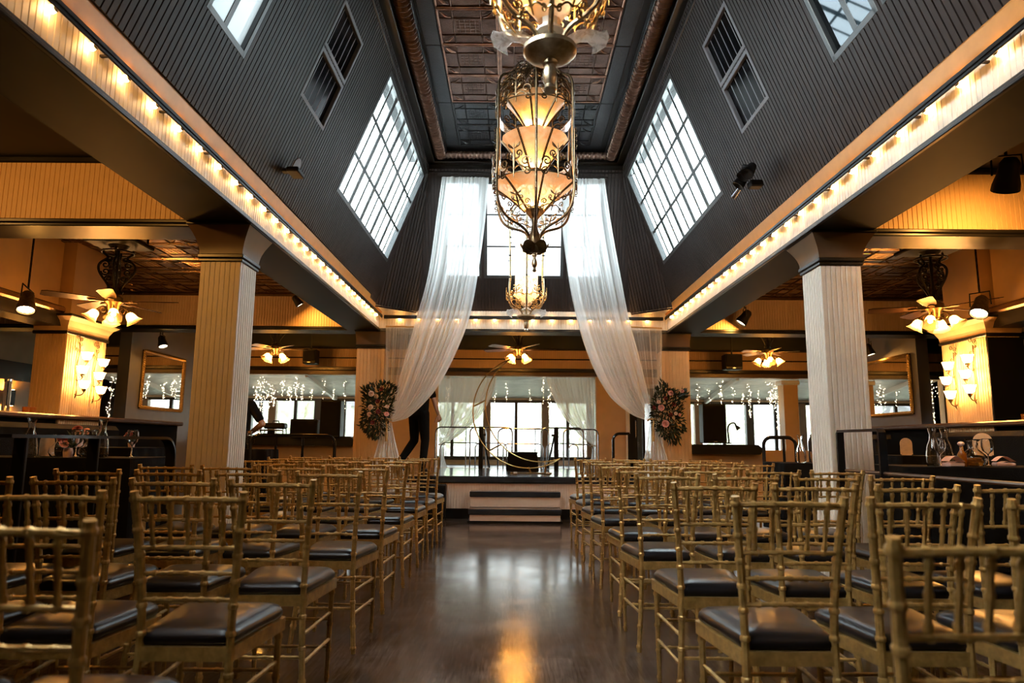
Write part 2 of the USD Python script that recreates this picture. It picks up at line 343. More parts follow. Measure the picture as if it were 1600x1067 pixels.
def holes(region, ws):
    for w in ws: region = region.difference(sbox(w[0], w[2], w[1], w[3]))
    return region
for nm, T, WCs in (('wall_left', TLn, WCl), ('wall_right', TRn, WCr)):
    W = setting(nm); reg = holes(side_poly, [WA, WB1, WB2] + WCs)
    Tb = T.copy(); Tb[:3, 3] = T[:3, 3] - T[:3, 2] * .06
    bk = holes(Polygon([(-1.6, -.02), (10.1, -.02), (9.40, VT), (-1.6, VT)]), [WA, WB1, WB2] + WCs)
    part(W, 'backing', MB().poly(bk, .06, Tb), 'groove', False)
    boards(W, T, reg.intersection(sbox(-2, .085, 9.2, 3)).union(reg.intersection(sbox(9.2, -.05, 10, 3))), -1.6, 9.62, .048)
W = setting('wall_back'); reg = holes(far_poly, WF)
Tb = TFn.copy(); Tb[:3, 3] = TFn[:3, 3] - TFn[:3, 2] * .06
bk = holes(Polygon([(-2.05, -.02), (2.33, -.02), (1.62, VT), (-1.34, VT)]), WF)
part(W, 'backing', MB().poly(bk, .06, Tb), 'groove', False); boards(W, TFn, reg, -1.46, 1.75, .048)
for sx, A, B, C in ((1, (-2.01, 9.61), (-1.46, 10.12), (-1.262, 9.34)), (-1, (1.74, 10.12), (2.29, 9.61), (1.54, 9.34))):
    A, B, C = np.array([*A, ZT]), np.array([*B, ZT]), np.array([*C, 4.955])
    u = (B - A) / np.linalg.norm(B - A); n = np.cross(u, C - A); n /= np.linalg.norm(n); v = np.cross(n, u)
    T = frame(A, u, v, n); tri = Polygon([(0, -.02), (np.linalg.norm(B - A), -.02), ((C - A) @ u, (C - A) @ v)])
    W = setting('wall_corner'); Tb = T.copy(); Tb[:3, 3] = A - n * .06
    part(W, 'backing', MB().poly(tri, .06, Tb), 'groove', False); boards(W, T, tri, 0, .76, .048)
setting('wall_front', MB().poly(Polygon([(-2.1, 2.9), (2.4, 2.9), (1.6, 5.2), (-1.4, 5.2)]), .05, frame((0, -1.55, 0), (1, 0, 0), (0, 0, 1), (0, -1, 0))), 'groove')

def window(T, w, cols, rows, pm, bar=.028, alt=0., fr=.035, fm='winframe', vb=None):
    u0, u1, v0, v1 = w; W = setting('window_1')
    f = MB()
    for a in ((u0 - .012, u0 + fr, v0 - .012, v1 + .012), (u1 - fr, u1 + .012, v0 - .012, v1 + .012), (u0, u1, v0 - .012, v0 + fr), (u0, u1, v1 - fr, v1 + .012)):
        x, g = tbox(T, *a, -.06, .014, .004).get(); f.add(x, g)
    part(W, 'window_frame', f, fm)
    us = np.linspace(u0 + fr * .3, u1 - fr * .3, cols + 1); vs = np.linspace(v0 + fr * .3, v1 - fr * .3, rows + 1) if vb is None else np.array([v0, *vb, v1])
    for i in range(1, cols):
        h = bar / 2 + (alt if i % 2 == 0 else 0); part(W, 'glazing_bar', tbox(T, us[i] - h, us[i] + h, v0, v1, -.027, -.017 + (.004 if alt and i % 2 == 0 else 0), .003), fm)
    for j in range(1, rows): part(W, 'glazing_bar', tbox(T, u0, u1, vs[j] - bar / 2, vs[j] + bar / 2, -.027, -.016, .003), fm)
    for i in range(cols):
        for j in range(rows): part(W, 'pane', tbox(T, us[i] + .002, us[i + 1] - .002, vs[j] + .002, vs[j + 1] - .002, -.024, -.02), pm, False)
    return W
for T, WCs in ((TLn, WCl), (TRn, WCr)):
    window(T, WA, 10, 3, 'panesky', .034, .018)
    for w in (WB1, WB2):
        window(T, w, 6, 1, 'darkpane', .012, fr=.022, fm='grey')
    for i, w in enumerate(WCs): window(T, w, 2 if w[1] - w[0] < .7 else 4, 2 if i > 1 else 1, 'pane' if i > 1 else 'frost' if T is TLn else 'panedark', .05, fr=.03)
window(TFn, WF[0], 2, 3, 'panetint', .02, fr=.02, vb=(.985, 1.447)); window(TFn, WF[1], 1, 3, 'panetint', .022, fr=.03, vb=(.985, 1.447)); window(TFn, WF[2], 2, 3, 'panetint', .02, fr=.02, vb=(.985, 1.447))

# lantern ceiling: dark sheets, copper tin tiles in the middle, ribbed cornice roll
XC = .13
setting('ceiling', MB().box(-1.6, 1.9, -1.6, 9.7, 5.2, 5.26), 'darkceil')
setting('roof', MB().box(-1.7, 2.0, -1.7, 9.8, 5.27, 5.4), 'outwall')
def tile_mesh(s, seed):
    """a 2 ft pressed tin tile seen from below: border bead, nine raised fields, leaf bosses in the corners"""
    m = MB().box(0, s, 0, s, -.006, 0); rd = MB(); e = [.03, .26 * s, .72 * s, s - .03]
    for b in ((0, s, 0, .022), (0, s, s - .022, s), (0, .022, .022, s - .022), (s - .022, s, .022, s - .022)): rd.box(*b, -.020, -.006, .006)
    for i in range(3):
        for j in range(3):
            x0, x1, y0, y1 = e[i] + .008, e[i + 1] - .008, e[j] + .008, e[j + 1] - .008
            d = .011 if (i + j) % 2 else .009; m.box(x0, x1, y0, y1, -d, -.006, .004)
            if i < 2: rd.box(x1 + .003, x1 + .013, .022, s - .022, -.019, -.006, .004)
            if j < 2: rd.box(.022, s - .022, y1 + .003, y1 + .013, -.0185, -.006, .004)
            if i != 1 and j != 1:
                cx, cy = (x0 + x1) / 2, (y0 + y1) / 2; q = .04 if (i + j + seed) % 4 else -.04
                rd.tube([(cx - .045, cy - q, -.018), (cx, cy, -.03), (cx + .045, cy + q, -.018)], [.006, .014, .005], 5)
            elif i == 1 and j == 1:
                for t in range(1, 5):
                    xx = x0 + (x1 - x0) * t / 5; m.tube([(xx, y0 + .02, -.008), (xx, y1 - .02, -.008)], .005, 4)
                    yy = y0 + (y1 - y0) * t / 5; m.tube([(x0 + .02, yy, -.008), (x1 - .02, yy, -.008)], .005, 4)
    return m.get(), rd.get()
def tile(parent, x, y, z, s, seed, m0, m1):
    (v, f), (v2, f2) = tile_mesh(s, seed); p = part(parent, 'tin_tile', MB().add(v + (x, y, z), f), m0, False); part(p, 'raised_bead', MB().add(v2 + (x, y, z), f2), m1, False)
CEIL = setting('ceiling')
for i in range(3):
    for j in range(8):
        x0, y0 = -.79 + i * .604, 7.845 - (j + 1) * .608
        tile(CEIL, x0, y0, 5.2, .6, i + j, 'tin', 'tinbead')
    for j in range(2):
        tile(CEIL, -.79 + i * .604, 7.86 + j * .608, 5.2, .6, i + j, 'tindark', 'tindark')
for x in (-.96, 1.03):
    for j in range(8): part(CEIL, 'tin_sheet', MB().box(x, x + .16, 9.08 - (j + 1) * 1.22 + .006, 9.08 - j * 1.22, 5.188, 5.2, .005), 'tindark', False)
TRIM = setting('trim_4')
for sx, xw in ((1, -1.27), (-1, 1.55)):
    a, b = sorted((xw - sx * .05, xw + sx * .015)); part(TRIM, 'frieze', MB().box(a, b, -1.6, 9.4, 4.88, 5.2, .004), 'trim')
    a, b = sorted((xw, xw + sx * .11)); part(TRIM, 'fillet', MB().box(a, b, -1.6, 9.36, 5.02, 5.045, .006), 'trim')
    xc, y = xw + sx * .20, np.arange(3.4, 9.22, .0085); th = np.linspace(-.15 * PI, 1.15 * PI, 10)
    r = .064 + .02 * np.cos(y * 2 * PI / .075)[:, None] * np.ones(10) + .004 * np.sin(th * 3)[None]
    yy = y[:, None] + .012 * np.sin(th)[None]
    P = np.stack([xc - sx * r * np.cos(th)[None], yy, 5.11 - r * np.sin(th)[None]], -1)
    part(TRIM, 'cornice_roll', MB().grid(P if sx < 0 else P[:, ::-1]), 'tinroll', True)
    part(TRIM, 'cornice_roll', MB().tube([(xc, -1.6, 5.11), (xc, 3.4, 5.11)], .066, 12), 'tinroll')
    for dx in (-.075, .075): part(TRIM, 'fillet', MB().box(xc + dx - .012, xc + dx + .012, -1.6, 9.3, 5.10, 5.2, .006), 'tindark')
part(TRIM, 'frieze', MB().box(-1.4, 1.7, 9.36, 9.42, 4.9, 5.2, .004).box(-1.25, 1.53, 9.26, 9.37, 5.02, 5.045, .006), 'trim')
x = np.arange(-1.05, 1.33, .0085); th = np.linspace(-.1 * PI, 1.1 * PI, 10); r = .06 + .006 * np.cos(x * 2 * PI / .06)[:, None] * np.ones(10)
part(TRIM, 'cornice_roll', MB().grid(np.stack([x[:, None] + 0 * r, 9.2 + r * np.cos(th)[None], 5.11 - r * np.sin(th)[None]], -1)), 'tinroll', True)

# columns: ribbed boards on four faces, flared capital
def column(x0, x1, y0, y1, z1, label, cat='column', fl=.085, pm='cream'):
    t = thing('column', label, cat, ((x0 + x1) / 2, (y0 + y1) / 2, 0)); w, d = (x1 - x0) / 2, (y1 - y0) / 2
    part(t, 'shaft', MB().box(-w + .004, w - .004, -d + .004, d - .004, 0, z1), pm)
    for u, n, W, D in (((1, 0, 0), (0, -1, 0), w, d), ((-1, 0, 0), (0, 1, 0), w, d), ((0, -1, 0), (-1, 0, 0), d, w), ((0, 1, 0), (1, 0, 0), d, w)):
        T = frame(np.array(n) * (D - .008) - np.array(u) * W, u, (0, 0, 1), n)
        for i in range(8):
            p = 2 * W / 8; m = MB(); a, b = i * p + (0 if i == 0 else .002), (i + 1) * p - (0 if i == 7 else .002)
            pr = np.array([(a, .003), (a + .004, .008), (b - .004, .008), (b, .003)]); G = np.array([[(q[0], zz, q[1]) for q in pr] for zz in (0, z1)])
            m.grid(G[::-1] @ T[:3, :3].T + T[:3, 3]); part(t, 'board', m, pm, False)
    def ring(e0, e1, za, zb, n=8, curve=True):
        rows = []
        for k in range(n):
            s = k / (n - 1); e = e0 + (e1 - e0) * (1 - math.cos(s * PI / 2) if curve else s); z = za + (zb - za) * s
            rows.append([(-w - e, -d - e, z), (w + e, -d - e, z), (w + e, d + e, z), (-w - e, d + e, z)])
        return MB().grid(np.array(rows), closed=True)
    part(t, 'capital', ring(.012, fl, z1 + .03, ZB - .02), 'brownpaint', 30)
    part(t, 'necking', MB().box(-w - .014, w + .014, -d - .014, d + .014, z1 - .03, z1 - .005, .005).box(-w - .022, w + .022, -d - .022, d + .022, z1 - .002, z1 + .03, .006), 'trim')
    part(t, 'abacus', MB().box(-w - fl - .01, w + fl + .01, -d - fl - .01, d + fl + .01, ZB - .02, ZB, .004), 'trim')
    return t
column(-2.415, -2.107, 5.11, 5.43, 2.46, 'square ribbed cream column on the left, standing among the rows of gold chairs')
column(2.375, 2.69, 5.19, 5.53, 2.49, 'square ribbed cream column on the right, standing among the rows of gold chairs')
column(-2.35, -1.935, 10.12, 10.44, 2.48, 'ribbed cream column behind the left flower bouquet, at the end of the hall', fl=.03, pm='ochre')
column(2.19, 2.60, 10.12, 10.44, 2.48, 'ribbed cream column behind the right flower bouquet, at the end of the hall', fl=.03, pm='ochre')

# aisles: ceilings, cross beams with ribbed bulkheads, outer arcade, knee walls, back wall with its openings
AC = setting('ceiling', MB().box(-8.6, XL - .45, -3, 13.4, ZA, ZA + .08).box(XR + .45, 8.6, -3, 13.4, ZA, ZA + .08).box(XL - .45, XR + .45, 10.47, 13.4, ZA, ZA + .08), 'darkceil')
setting('roof', MB().box(-8.7, -2.05, -3, 16.4, 3.4, 3.5).box(2.35, 8.7, -3, 16.4, 3.4, 3.5).box(-2.05, 2.35, 10.2, 16.4, 3.4, 3.5), 'outwall')
AT = setting('ceiling')
for sx, x0 in ((-1, -2.5 - .61), (1, 2.77)):
    for i in range(7):
        for j in range(7):
            tile(AT, x0 + sx * i * .605, 5.62 + j * .63, ZA, .6, i + j, 'tinaisle', 'tinaisle')
for sx, xi, yb in ((-1, XL - .47, 5.15), (1, XR + .47, 5.25)):
    xo = sx * 8.6; a, b = sorted((xi, xo))
    setting('beam', MB().box(a, b, yb, yb + .35, ZB, ZA), 'brownpaint')
    for y in (yb, YF):
        setting('bulkhead', grooved(MB(), (a, y - .012, ZB + .05), (1, 0, 0), (0, 0, 1), (0, -1, 0), b - a, ZA - ZB - .05), 'ochre', False)
        setting('trim_5', MB().box(a, b, y - .034, y, ZB + .018, ZB + .052, .008).box(a, b, y - .022, y, ZB - .006, ZB + .02, .006), 'trim')
        setting('trim_6', MB().box(a, b, y - .03, y, ZA - .05, ZA, .01), 'trim')
    # cornice of the second bay under the tin
    setting('trim_6', MB().box(a, b, YF - .09, YF - .03, ZA - .06, ZA - .01, .02), 'tinaisle')
    # outer arcade beam with its copper ledge, and the wall above
    ye = 7.42 if sx < 0 else 7.08; e0, e1 = sorted((sx * 4.95, sx * 5.25)); f0, f1 = sorted((sx * 5.05, sx * 5.25))
    setting('wall_side', MB().box(f0, f1, -3, ye, 2.52, ZA), 'ochre')
    setting('trim_7', MB().box(e0, e1, -3, ye, 2.44, 2.52, .02), 'tinaisle'); setting('beam', MB().box(*sorted((sx * 4.97, sx * 5.25)), -3, ye, 2.30, 2.44), 'trim')
    # knee wall with cap
    setting('wall_knee', MB().box(*sorted((sx * 4.93, sx * 5.13)), 2.5, 10.1, 0, 1.28), 'matblack')
    setting('trim_8', MB().box(*sorted((sx * 4.84, sx * 5.2)), 2.5, 10.1, 1.28, 1.335, .015), 'bladewood')
    # outer walls of the side rooms
    setting('wall_outer', MB().box(*sorted((sx * 8.5, sx * 8.6)), -3, 16.4, 0, 3.4), 'ochre'); setting('trim_9', MB().box(*sorted((sx * 8.42, sx * 8.5)), -3, 13.3, 2.05, 2.36), 'trim')
setting('wall_rear', MB().box(-8.6, 8.6, -3.1, -3, 0, 3.4), 'brownpaint')
setting('beam', MB().box(XL, XR, -3, -1.6, 2.9, 3.4), 'soffit')
# piers of the outer arcade
def pier(sx, y0, y1, label):
    t = thing('pier', label, 'pier', (sx * 5.08, (y0 + y1) / 2, 0)); d = (y1 - y0) / 2
    part(t, 'shaft', MB().box(-.17, .17, -d + .006, d - .006, 0, 2.24), 'ochre')
    for n, u, W, D in (((-sx, 0, 0), (0, sx * -1, 0), d, .17), ((0, -1, 0), (1, 0, 0), .17, d - .006)):
        m = MB(); grooved(m, np.array(n) * (D + .008) - np.array(u) * W, u, (0, 0, 1), n, 2 * W, 2.24); part(t, 'ribbed_panel', m, 'ochre', False)
    rows = [[(-.17 - e, -d - e, z), (.17 + e, -d - e, z), (.17 + e, d + e, z), (-.17 - e, d + e, z)] for e, z in ((.015, 2.25), (.02, 2.3), (.05, 2.36), (.1, 2.40))]
    part(t, 'capital', MB().grid(np.array(rows), closed=True), 'ochre', False)
    if sx > 0: part(t, 'shade_sheet', MB().box(-.19, .19, -d - .03, -d - .004, 0, 2.2, .006), 'black', label='black sheet for the shade on the front of the pier')  # dark sheet in place of the shade on this pier front
    part(t, 'necking', MB().box(-.195, .195, -d - .025, d + .025, 2.215, 2.25, .006).box(-.28, .28, -d - .11, d + .11, 2.40, 2.425, .005), 'trim')
    part(t, 'upper_block', MB().box(-.15, .15, -d + .06, d - .06, 2.425, ZA), 'ochre')
    key(stage.GetPrimAtPath(t), kind='structure'); return t
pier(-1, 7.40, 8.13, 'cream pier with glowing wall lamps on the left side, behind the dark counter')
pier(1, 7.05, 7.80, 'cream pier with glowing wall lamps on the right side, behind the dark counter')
for x0, x1 in ((-6.1, -5.92), (6.18, 6.36)): setting('wall_mirror', MB().box(x0, x1, 10.46, 12.6, 0, ZA), 'grey')
# back wall at the far side of the stage, five openings
YB = 13.26
ops = [(-8.3, -6.2, 1.0, 2.36), (-5.85, -3.07, 1.0, 2.36), (-1.48, 1.59, .6, 2.36), (3.38, 6.1, .98, 2.36), (6.4, 8.3, 1.0, 2.36)]
bw = Polygon([(-8.5, 0), (8.5, 0), (8.5, 2.36), (-8.5, 2.36)])
for o in ops: bw = bw.difference(sbox(o[0], o[2], o[1], o[3]))
bw = bw.difference(sbox(2.2, .6, 2.78, 2.2))
TB = frame((0, YB + .16, 0), (1, 0, 0), (0, 0, 1), (0, -1, 0))
setting('wall_end', MB().poly(bw, .16, TB), 'ochre')
setting('wall_end', grooved(MB(), (-8.5, YB - .012, 2.5), (1, 0, 0), (0, 0, 1), (0, -1, 0), 17, .38).box(-8.5, 8.5, YB - .006, YB + .16, 2.36, 3.4), 'ochre', False)
setting('trim_10', MB().box(-8.5, 8.5, YB - .2, YB - .02, 2.86, ZA, .02), 'darkceil')
setting('trim_10', MB().box(-8.5, 8.5, YB - .035, YB - .012, 2.675, 2.70, .006), 'trim')
setting('trim_10', MB().box(-8.5, 8.5, YB - .05, YB - .006, 2.44, 2.51, .01), 'trim')
setting('trim_11', MB().box(-8.5, 8.5, YB - .025, YB - .006, 2.36, 2.44, .006), 'brownpaint')
for o in (ops[1], ops[3]):
    x1 = o[1] if o[0] < 0 else 4.62
    setting('sill', MB().poly(Polygon([(o[0] - .02, -.02), (x1 - .02, -.02), (x1 + .08, -.1), (x1 + .02, -.2), (o[0] - .02, -.2), (o[0] - .06, -.1)]), .32, frame((0, YB + .1, o[2] + (.19 if o[0] < 0 else .12)), (1, 0, 0), (0, 0, 1), (0, -1, 0))), 'black')
VP = setting('veranda_post'); part(VP, 'shaft', MB().box(5.28, 5.56, YB + .18, YB + .46, .58, 2.3), 'ochre'); part(VP, 'capital', MB().box(5.24, 5.6, YB + .15, YB + .49, 2.25, 2.34, .015), 'white')
# raised platforms beside the chairs
setting('platform', MB().box(-8.4, -2.72, 1.6, 10.0, 0, .17).box(2.72, 8.4, 1.6, 10.0, 0, .17), 'trim')

# veranda behind: sloping boarded ceiling, window wall
YV = 15.8
VCl = setting('ceiling')
for i in range(9):
    y0, y1 = YB + .16 + i * (YV - YB - .16) / 9, YB + .16 + (i + 1) * (YV - YB - .16) / 9
    zf = lambda y: 2.44 - (y - YB) * .135
    P = [(-8.5, y0 + .014, zf(y0)), (8.5, y0 + .014, zf(y0)), (8.5, y1 - .014, zf(y1)), (-8.5, y1 - .014, zf(y1))]
    part(VCl, 'ceiling_board', MB().add(P + [(p[0], p[1], p[2] + .03) for p in P], [(0, 3, 2, 1), (4, 5, 6, 7), (0, 1, 5, 4), (1, 2, 6, 5), (2, 3, 7, 6), (3, 0, 4, 7)]), 'verandaceil', False)
part(VCl, 'ceiling_backing', MB().add([(-8.5, YB + .1, 2.5), (8.5, YB + .1, 2.5), (8.5, YV + .2, 2.15), (-8.5, YV + .2, 2.15)], [(0, 3, 2, 1)]), 'winframe')
for x in (-7., -4.1, -1.3, 1.6, 4.4, 7.2):
    part(VCl, 'rafter', MB().add([(x - .03, YB + .2, 2.33), (x + .03, YB + .2, 2.33), (x + .03, YV, 2.0), (x - .03, YV, 2.0), (x - .03, YB + .2, 2.45), (x + .03, YB + .2, 2.45), (x + .03, YV, 2.1), (x - .03, YV, 2.1)], [(0, 3, 2, 1), (0, 1, 5, 4), (1, 2, 6, 5), (2, 3, 7, 6), (3, 0, 4, 7)]), 'white')
setting('floor', MB().box(-8.5, 8.5, YB + .16, YV + .2, .3, .58), 'trim')
setting('wall_veranda', MB().box(-8.5, 8.5, YV, YV + .15, 0, .74).box(-8.5, 8.5, YV, YV + .15, 2.03, 3.4), 'cream')
WV = setting('window_2')
part(WV, 'sill', MB().box(-8.5, 8.5, YV - .06, YV + .02, .70, .77, .01), 'winframe'); part(WV, 'head', MB().box(-8.5, 8.5, YV - .03, YV + .02, 1.99, 2.05, .008), 'winframe')
posts = [-8.4, -7.2, -6.1, -5.55, -4.5, -3.3, -2.2, -.62, .72, 1.75, 2.9, 4.22, 5.4, 6.6, 7.6, 8.4]
for i, x in enumerate(posts): part(WV, 'post', MB().box(x - .085, x + .085, YV - .05, YV + .1, .74, 2.03, .01), 'tan' if i % 2 or i == 8 else 'winframe')
mids = [(a + b) / 2 for a, b in zip(posts, posts[1:])]
for x in mids: part(WV, 'mullion', MB().box(x - .035, x + .035, YV - .02, YV + .06, .74, 2.03, .008), 'winframe')
for a, b in zip(sorted(posts + mids), sorted(posts + mids)[1:]): part(WV, 'pane', MB().box(a, b, YV + .03, YV + .035, .76, 2.0), 'paneveranda', False)
# ---------------------------------------------------------------- gold chairs
def bamboo(mb, pts, r, rings, n=8, k=1.28, rl=.006):
    """a turned stick along a curve with raised rings at the given fractions"""
    P = spline(pts, 60) if len(pts) > 2 else np.linspace(pts[0], pts[1], 60)
    L = np.r_[0, np.cumsum(np.linalg.norm(np.diff(P, axis=0), axis=1))]; tot = L[-1]; s = {0., tot}
    for q in rings:
        c = q * tot; s |= {c - rl * 1.6, c - rl * .8, c, c + rl * .8, c + rl * 1.6}
    if len(pts) > 2: s |= set(np.linspace(0, tot, 12))
    s = np.array(sorted(x for x in s if 0 <= x <= tot)); Q = np.stack([np.interp(s, L, P[:, i]) for i in range(3)], 1)
    rr = np.interp(s / tot, [0, 1], r) if np.ndim(r) else np.full(len(s), r)
    for q in rings:
        dd = np.abs(s - q * tot); rr = np.where(dd < rl * .9, rr * k, rr)
    return mb.tube(Q, rr, n)

def seat_outline(rear, front, y0, y1, bow, n=6):
    P = [(-rear, y0), (rear, y0)] + [(front * math.cos(t) if abs(math.cos(t)) < 1 else front, 0) for t in ()]
    xs = np.linspace(front, -front, 9); P += [(x, y1 + bow * (1 - (x / front) ** 2)) for x in xs]
    return Polygon(P).buffer(-.02).buffer(.02, quad_segs=4)

def make_chair(label, loc, rz, group):
    t = thing('chiavari_chair', label, 'chair', loc, rz, group)
    RINGS = [.03, .14, .27, .40, .53, .62, .70, .785, .87, .975]
    for s in (-1, 1):
        pts = [(s * .166, -.012, 0), (s * .148, .012, .22), (s * .137, .03, .45), (s * .145, .018, .66), (s * .168, -.022, .915)]
        part(t, 'back_post', bamboo(MB(), pts, .0128, RINGS), 'gold')
    for s in (-1, 1):
        part(t, 'front_leg', bamboo(MB(), [(s * .172, .385, .43), (s * .163, .395, 0)], [.0125, .0095], [.1, .42, .68, .95]), 'gold')
    def rail(z, r=.0068):
        x = np.interp(z, [.45, .55, .66, .78, .915], [.137, .1395, .145, .1545, .168]); y = np.interp(z, [.45, .66, .915], [.03, .018, -.022])
        return bamboo(MB(), [(-x, y, z), (0, y - .012, z + .004), (x, y, z)], r, [.16, .33, .5, .67, .84], 7, 1.4), y
    for i, z in enumerate((.888, .742, .664, .586)): part(t, 'back_rail' if i else 'top_rail', rail(z, .0084 if i == 0 else .0068)[0], 'gold')
    for i in range(5):
        x = (i - 2) * .0545; part(t, 'spindle', bamboo(MB(), [(x * 1.02, -.026 - .001 * abs(i - 2), .886), (x * .98, .0, .744)], .0068, [.12, .5, .88], 6, 1.4), 'gold')
    fr = seat_outline(.150, .194, .02, .40, .025)
    part(t, 'seat_frame', MB().poly(fr, .042, trans(0, 0, .408)), 'gold')
    m = MB(); rows = []
    for e, z in ((.006, .448), (-.003, .455), (-.008, .466), (-.006, .479), (.004, .491), (.022, .501), (.055, .508), (.1, .511)):
        o = fr.buffer(-.012).buffer(-e) if e > 0 else fr.buffer(-.012).buffer(-e)
        c = np.array(o.exterior.coords)[:-1]; L = np.r_[0, np.cumsum(np.linalg.norm(np.diff(np.vstack([c, c[:1]]), axis=0), axis=1))]
        cc = np.vstack([c, c[:1]]); k0 = np.argmin(np.hypot(c[:, 0], c[:, 1] - 9)); cc = np.vstack([c[k0:], c[:k0], c[k0:k0 + 1]]); L = np.r_[0, np.cumsum(np.linalg.norm(np.diff(cc, axis=0), axis=1))]
        q = np.linspace(0, L[-1], 41)[:-1]; rows.append(np.stack([np.interp(q, L, cc[:, 0]), np.interp(q, L, cc[:, 1]), np.full(40, z)], 1))
    rows.append(np.tile(rows[-1].mean(0) + (0, 0, .001), (40, 1))); G = np.array(rows)
    if np.cross(G[0, 1] - G[0, 0], G[1, 0] - G[0, 0])[2] < 0: pass
    a = G[0, :, :2]; ccw = np.sum(a[:, 0] * np.roll(a[:, 1], -1) - a[:, 1] * np.roll(a[:, 0], -1)) > 0
    part(t, 'seat_cushion', MB().grid(G if ccw else G[:, ::-1], closed=True), 'vinyl', 60)
    for z in (.30, .185):
        for s in (-1, 1): part(t, 'stretcher', bamboo(MB(), [(s * .146, .015, z), (s * .168, .39, z)], .0072, [.15, .5, .85], 6), 'gold')
    for z in (.27, .15): part(t, 'stretcher', bamboo(MB(), [(-.166, .39, z), (.166, .39, z)], .0072, [.15, .38, .62, .85], 6), 'gold')
    part(t, 'stretcher', bamboo(MB(), [(-.15, .008, .215), (.15, .008, .215)], .0072, [.25, .5, .75], 6), 'gold')
    return t

ORD = ['first', 'second', 'third', 'fourth', 'fifth', 'sixth', 'seventh', 'eighth', 'ninth', 'tenth']
rows_l = [1.39, 2.17, 2.90, 3.72, 4.50, 5.32, 6.14, 6.88, 7.57]
rows_r = [1.26, 2.18, 2.93, 3.79, 4.53, 5.35, 6.13, 6.90, 7.63]
proto = None; crnd = random.Random(3)
for side, rows, x0, sx, pitch in (('left', rows_l, -.985, -1, .425), ('right', rows_r, .832, 1, .425)):
    for r, y in enumerate(rows):
        for c in range(4):
            x = x0 + sx * pitch * c + crnd.uniform(-.012, .012) + ((-.02 if side == 'left' else .015) if r == 1 else 0); yy = y + crnd.uniform(-.02, .02); a = crnd.uniform(-.035, .035)
            if side == 'left' and (c > 3 and x < -2.62): continue
            if 4.75 < yy + .2 < 5.75 and ((side == 'left' and x < -1.85) or (side == 'right' and x > 1.9)): continue
            seat = 'on the aisle' if c == 0 else '%s from aisle' % ORD[c]
            lab = 'gold chair with black cushion, %s block, %s row from camera, %s' % (side, ORD[r], seat)
            if proto is None: proto = make_chair(lab, (x, yy, 0), a, 'gold chairs set in rows')
            else: copy(proto, lab, (x, yy, 0), a)
# ---------------------------------------------------------------- chandeliers
def spiral(c, a, b, r0, r1, a0, turns, n=22):
    """points of a spiral in the plane of the unit vectors a, b round c"""
    t = np.linspace(0, 1, n); r = r0 + (r1 - r0) * t; an = a0 + turns * 2 * PI * t
    return np.asarray(c) + (r * np.cos(an))[:, None] * np.asarray(a) + (r * np.sin(an))[:, None] * np.asarray(b)
def scroll_band(mb, R, z, rep, h, tr=.004, a0=0., lean=0., arc=2 * PI):
    """filigree round a cylinder: paired C scrolls with a palmette between them"""
    def cyl(s, q):  # s along the circumference, q upwards
        an = a0 + s / R; rr = R + lean * q; return np.stack([rr * np.cos(an), rr * np.sin(an), z + q], -1)
    w = arc * R / rep
    for i in range(rep):
        c = (i + .5) * w
        for sg in (-1, 1):
            for (cx, cy, r0, a1, tn) in ((.27, .30, .20, -.5, 1.35), (.30, -.08, .16, 2.2, -1.2), (.12, .62, .13, -1., 1.2)):
                t = np.linspace(0, 1, 18); r = r0 * h * (1 - .8 * t); an = a1 + tn * 2 * PI * t
                mb.tube(cyl(c + sg * (cx * w + r * np.cos(an)), cy * h + r * np.sin(an)), tr, 5)
            t = np.linspace(0, 1, 12); mb.tube(cyl(c + sg * w * .5 * t, .12 * h * np.sin(t * 2 * PI) + .05 * h), tr * 1.1, 5)
            for q in (.35, .8): mb.tube(cyl(c + sg * w * .14 * np.sin(np.linspace(0, PI / 2, 6)), h * (q + .25 * np.linspace(0, 1, 6))), [tr * .5, tr, tr * 1.6, tr * 1.8, tr, tr * .3], 5)
        mb.tube(cyl(np.full(7, c), h * np.linspace(-.25, 1.05, 7)), [tr * .6, tr, tr * 1.5, tr * 2, tr * 1.8, tr, tr * .4], 5)
    return mb
def ring(mb, R, z, r, n=48, sides=6):
    a = np.arange(n) * 2 * PI / n; return mb.tube(np.stack([R * np.cos(a), R * np.sin(a), np.full(n, z)], 1), r, sides, closed=True)
def bowl(mb, r0, z0, r1, z1, n=24, flute=.02, k=9, flare=1.6):
    t = np.linspace(0, 1, k); an = np.arange(n) * 2 * PI / n
    r = r0 + (r1 - r0) * (.88 * t + .12 * t * t); z = z0 + (z1 - z0) * (1.08 * t - .08 * t * t)
    G = np.stack([(r[:, None] * (1 + flute * np.cos(an * n / 4)[None])) * np.cos(an), (r[:, None] * (1 + flute * np.cos(an * n / 4)[None])) * np.sin(an), np.repeat(z[:, None], n, 1)], -1)
    return mb.grid(G, closed=True)
FIN = [(0, 0), (.010, .002), (.016, .012), (.012, .022), (.009, .03), (.016, .042), (.021, .06), (.018, .085), (.010, .105), (.012, .115), (.018, .12), (.018, .13), (.012, .135), (.01, .15)]

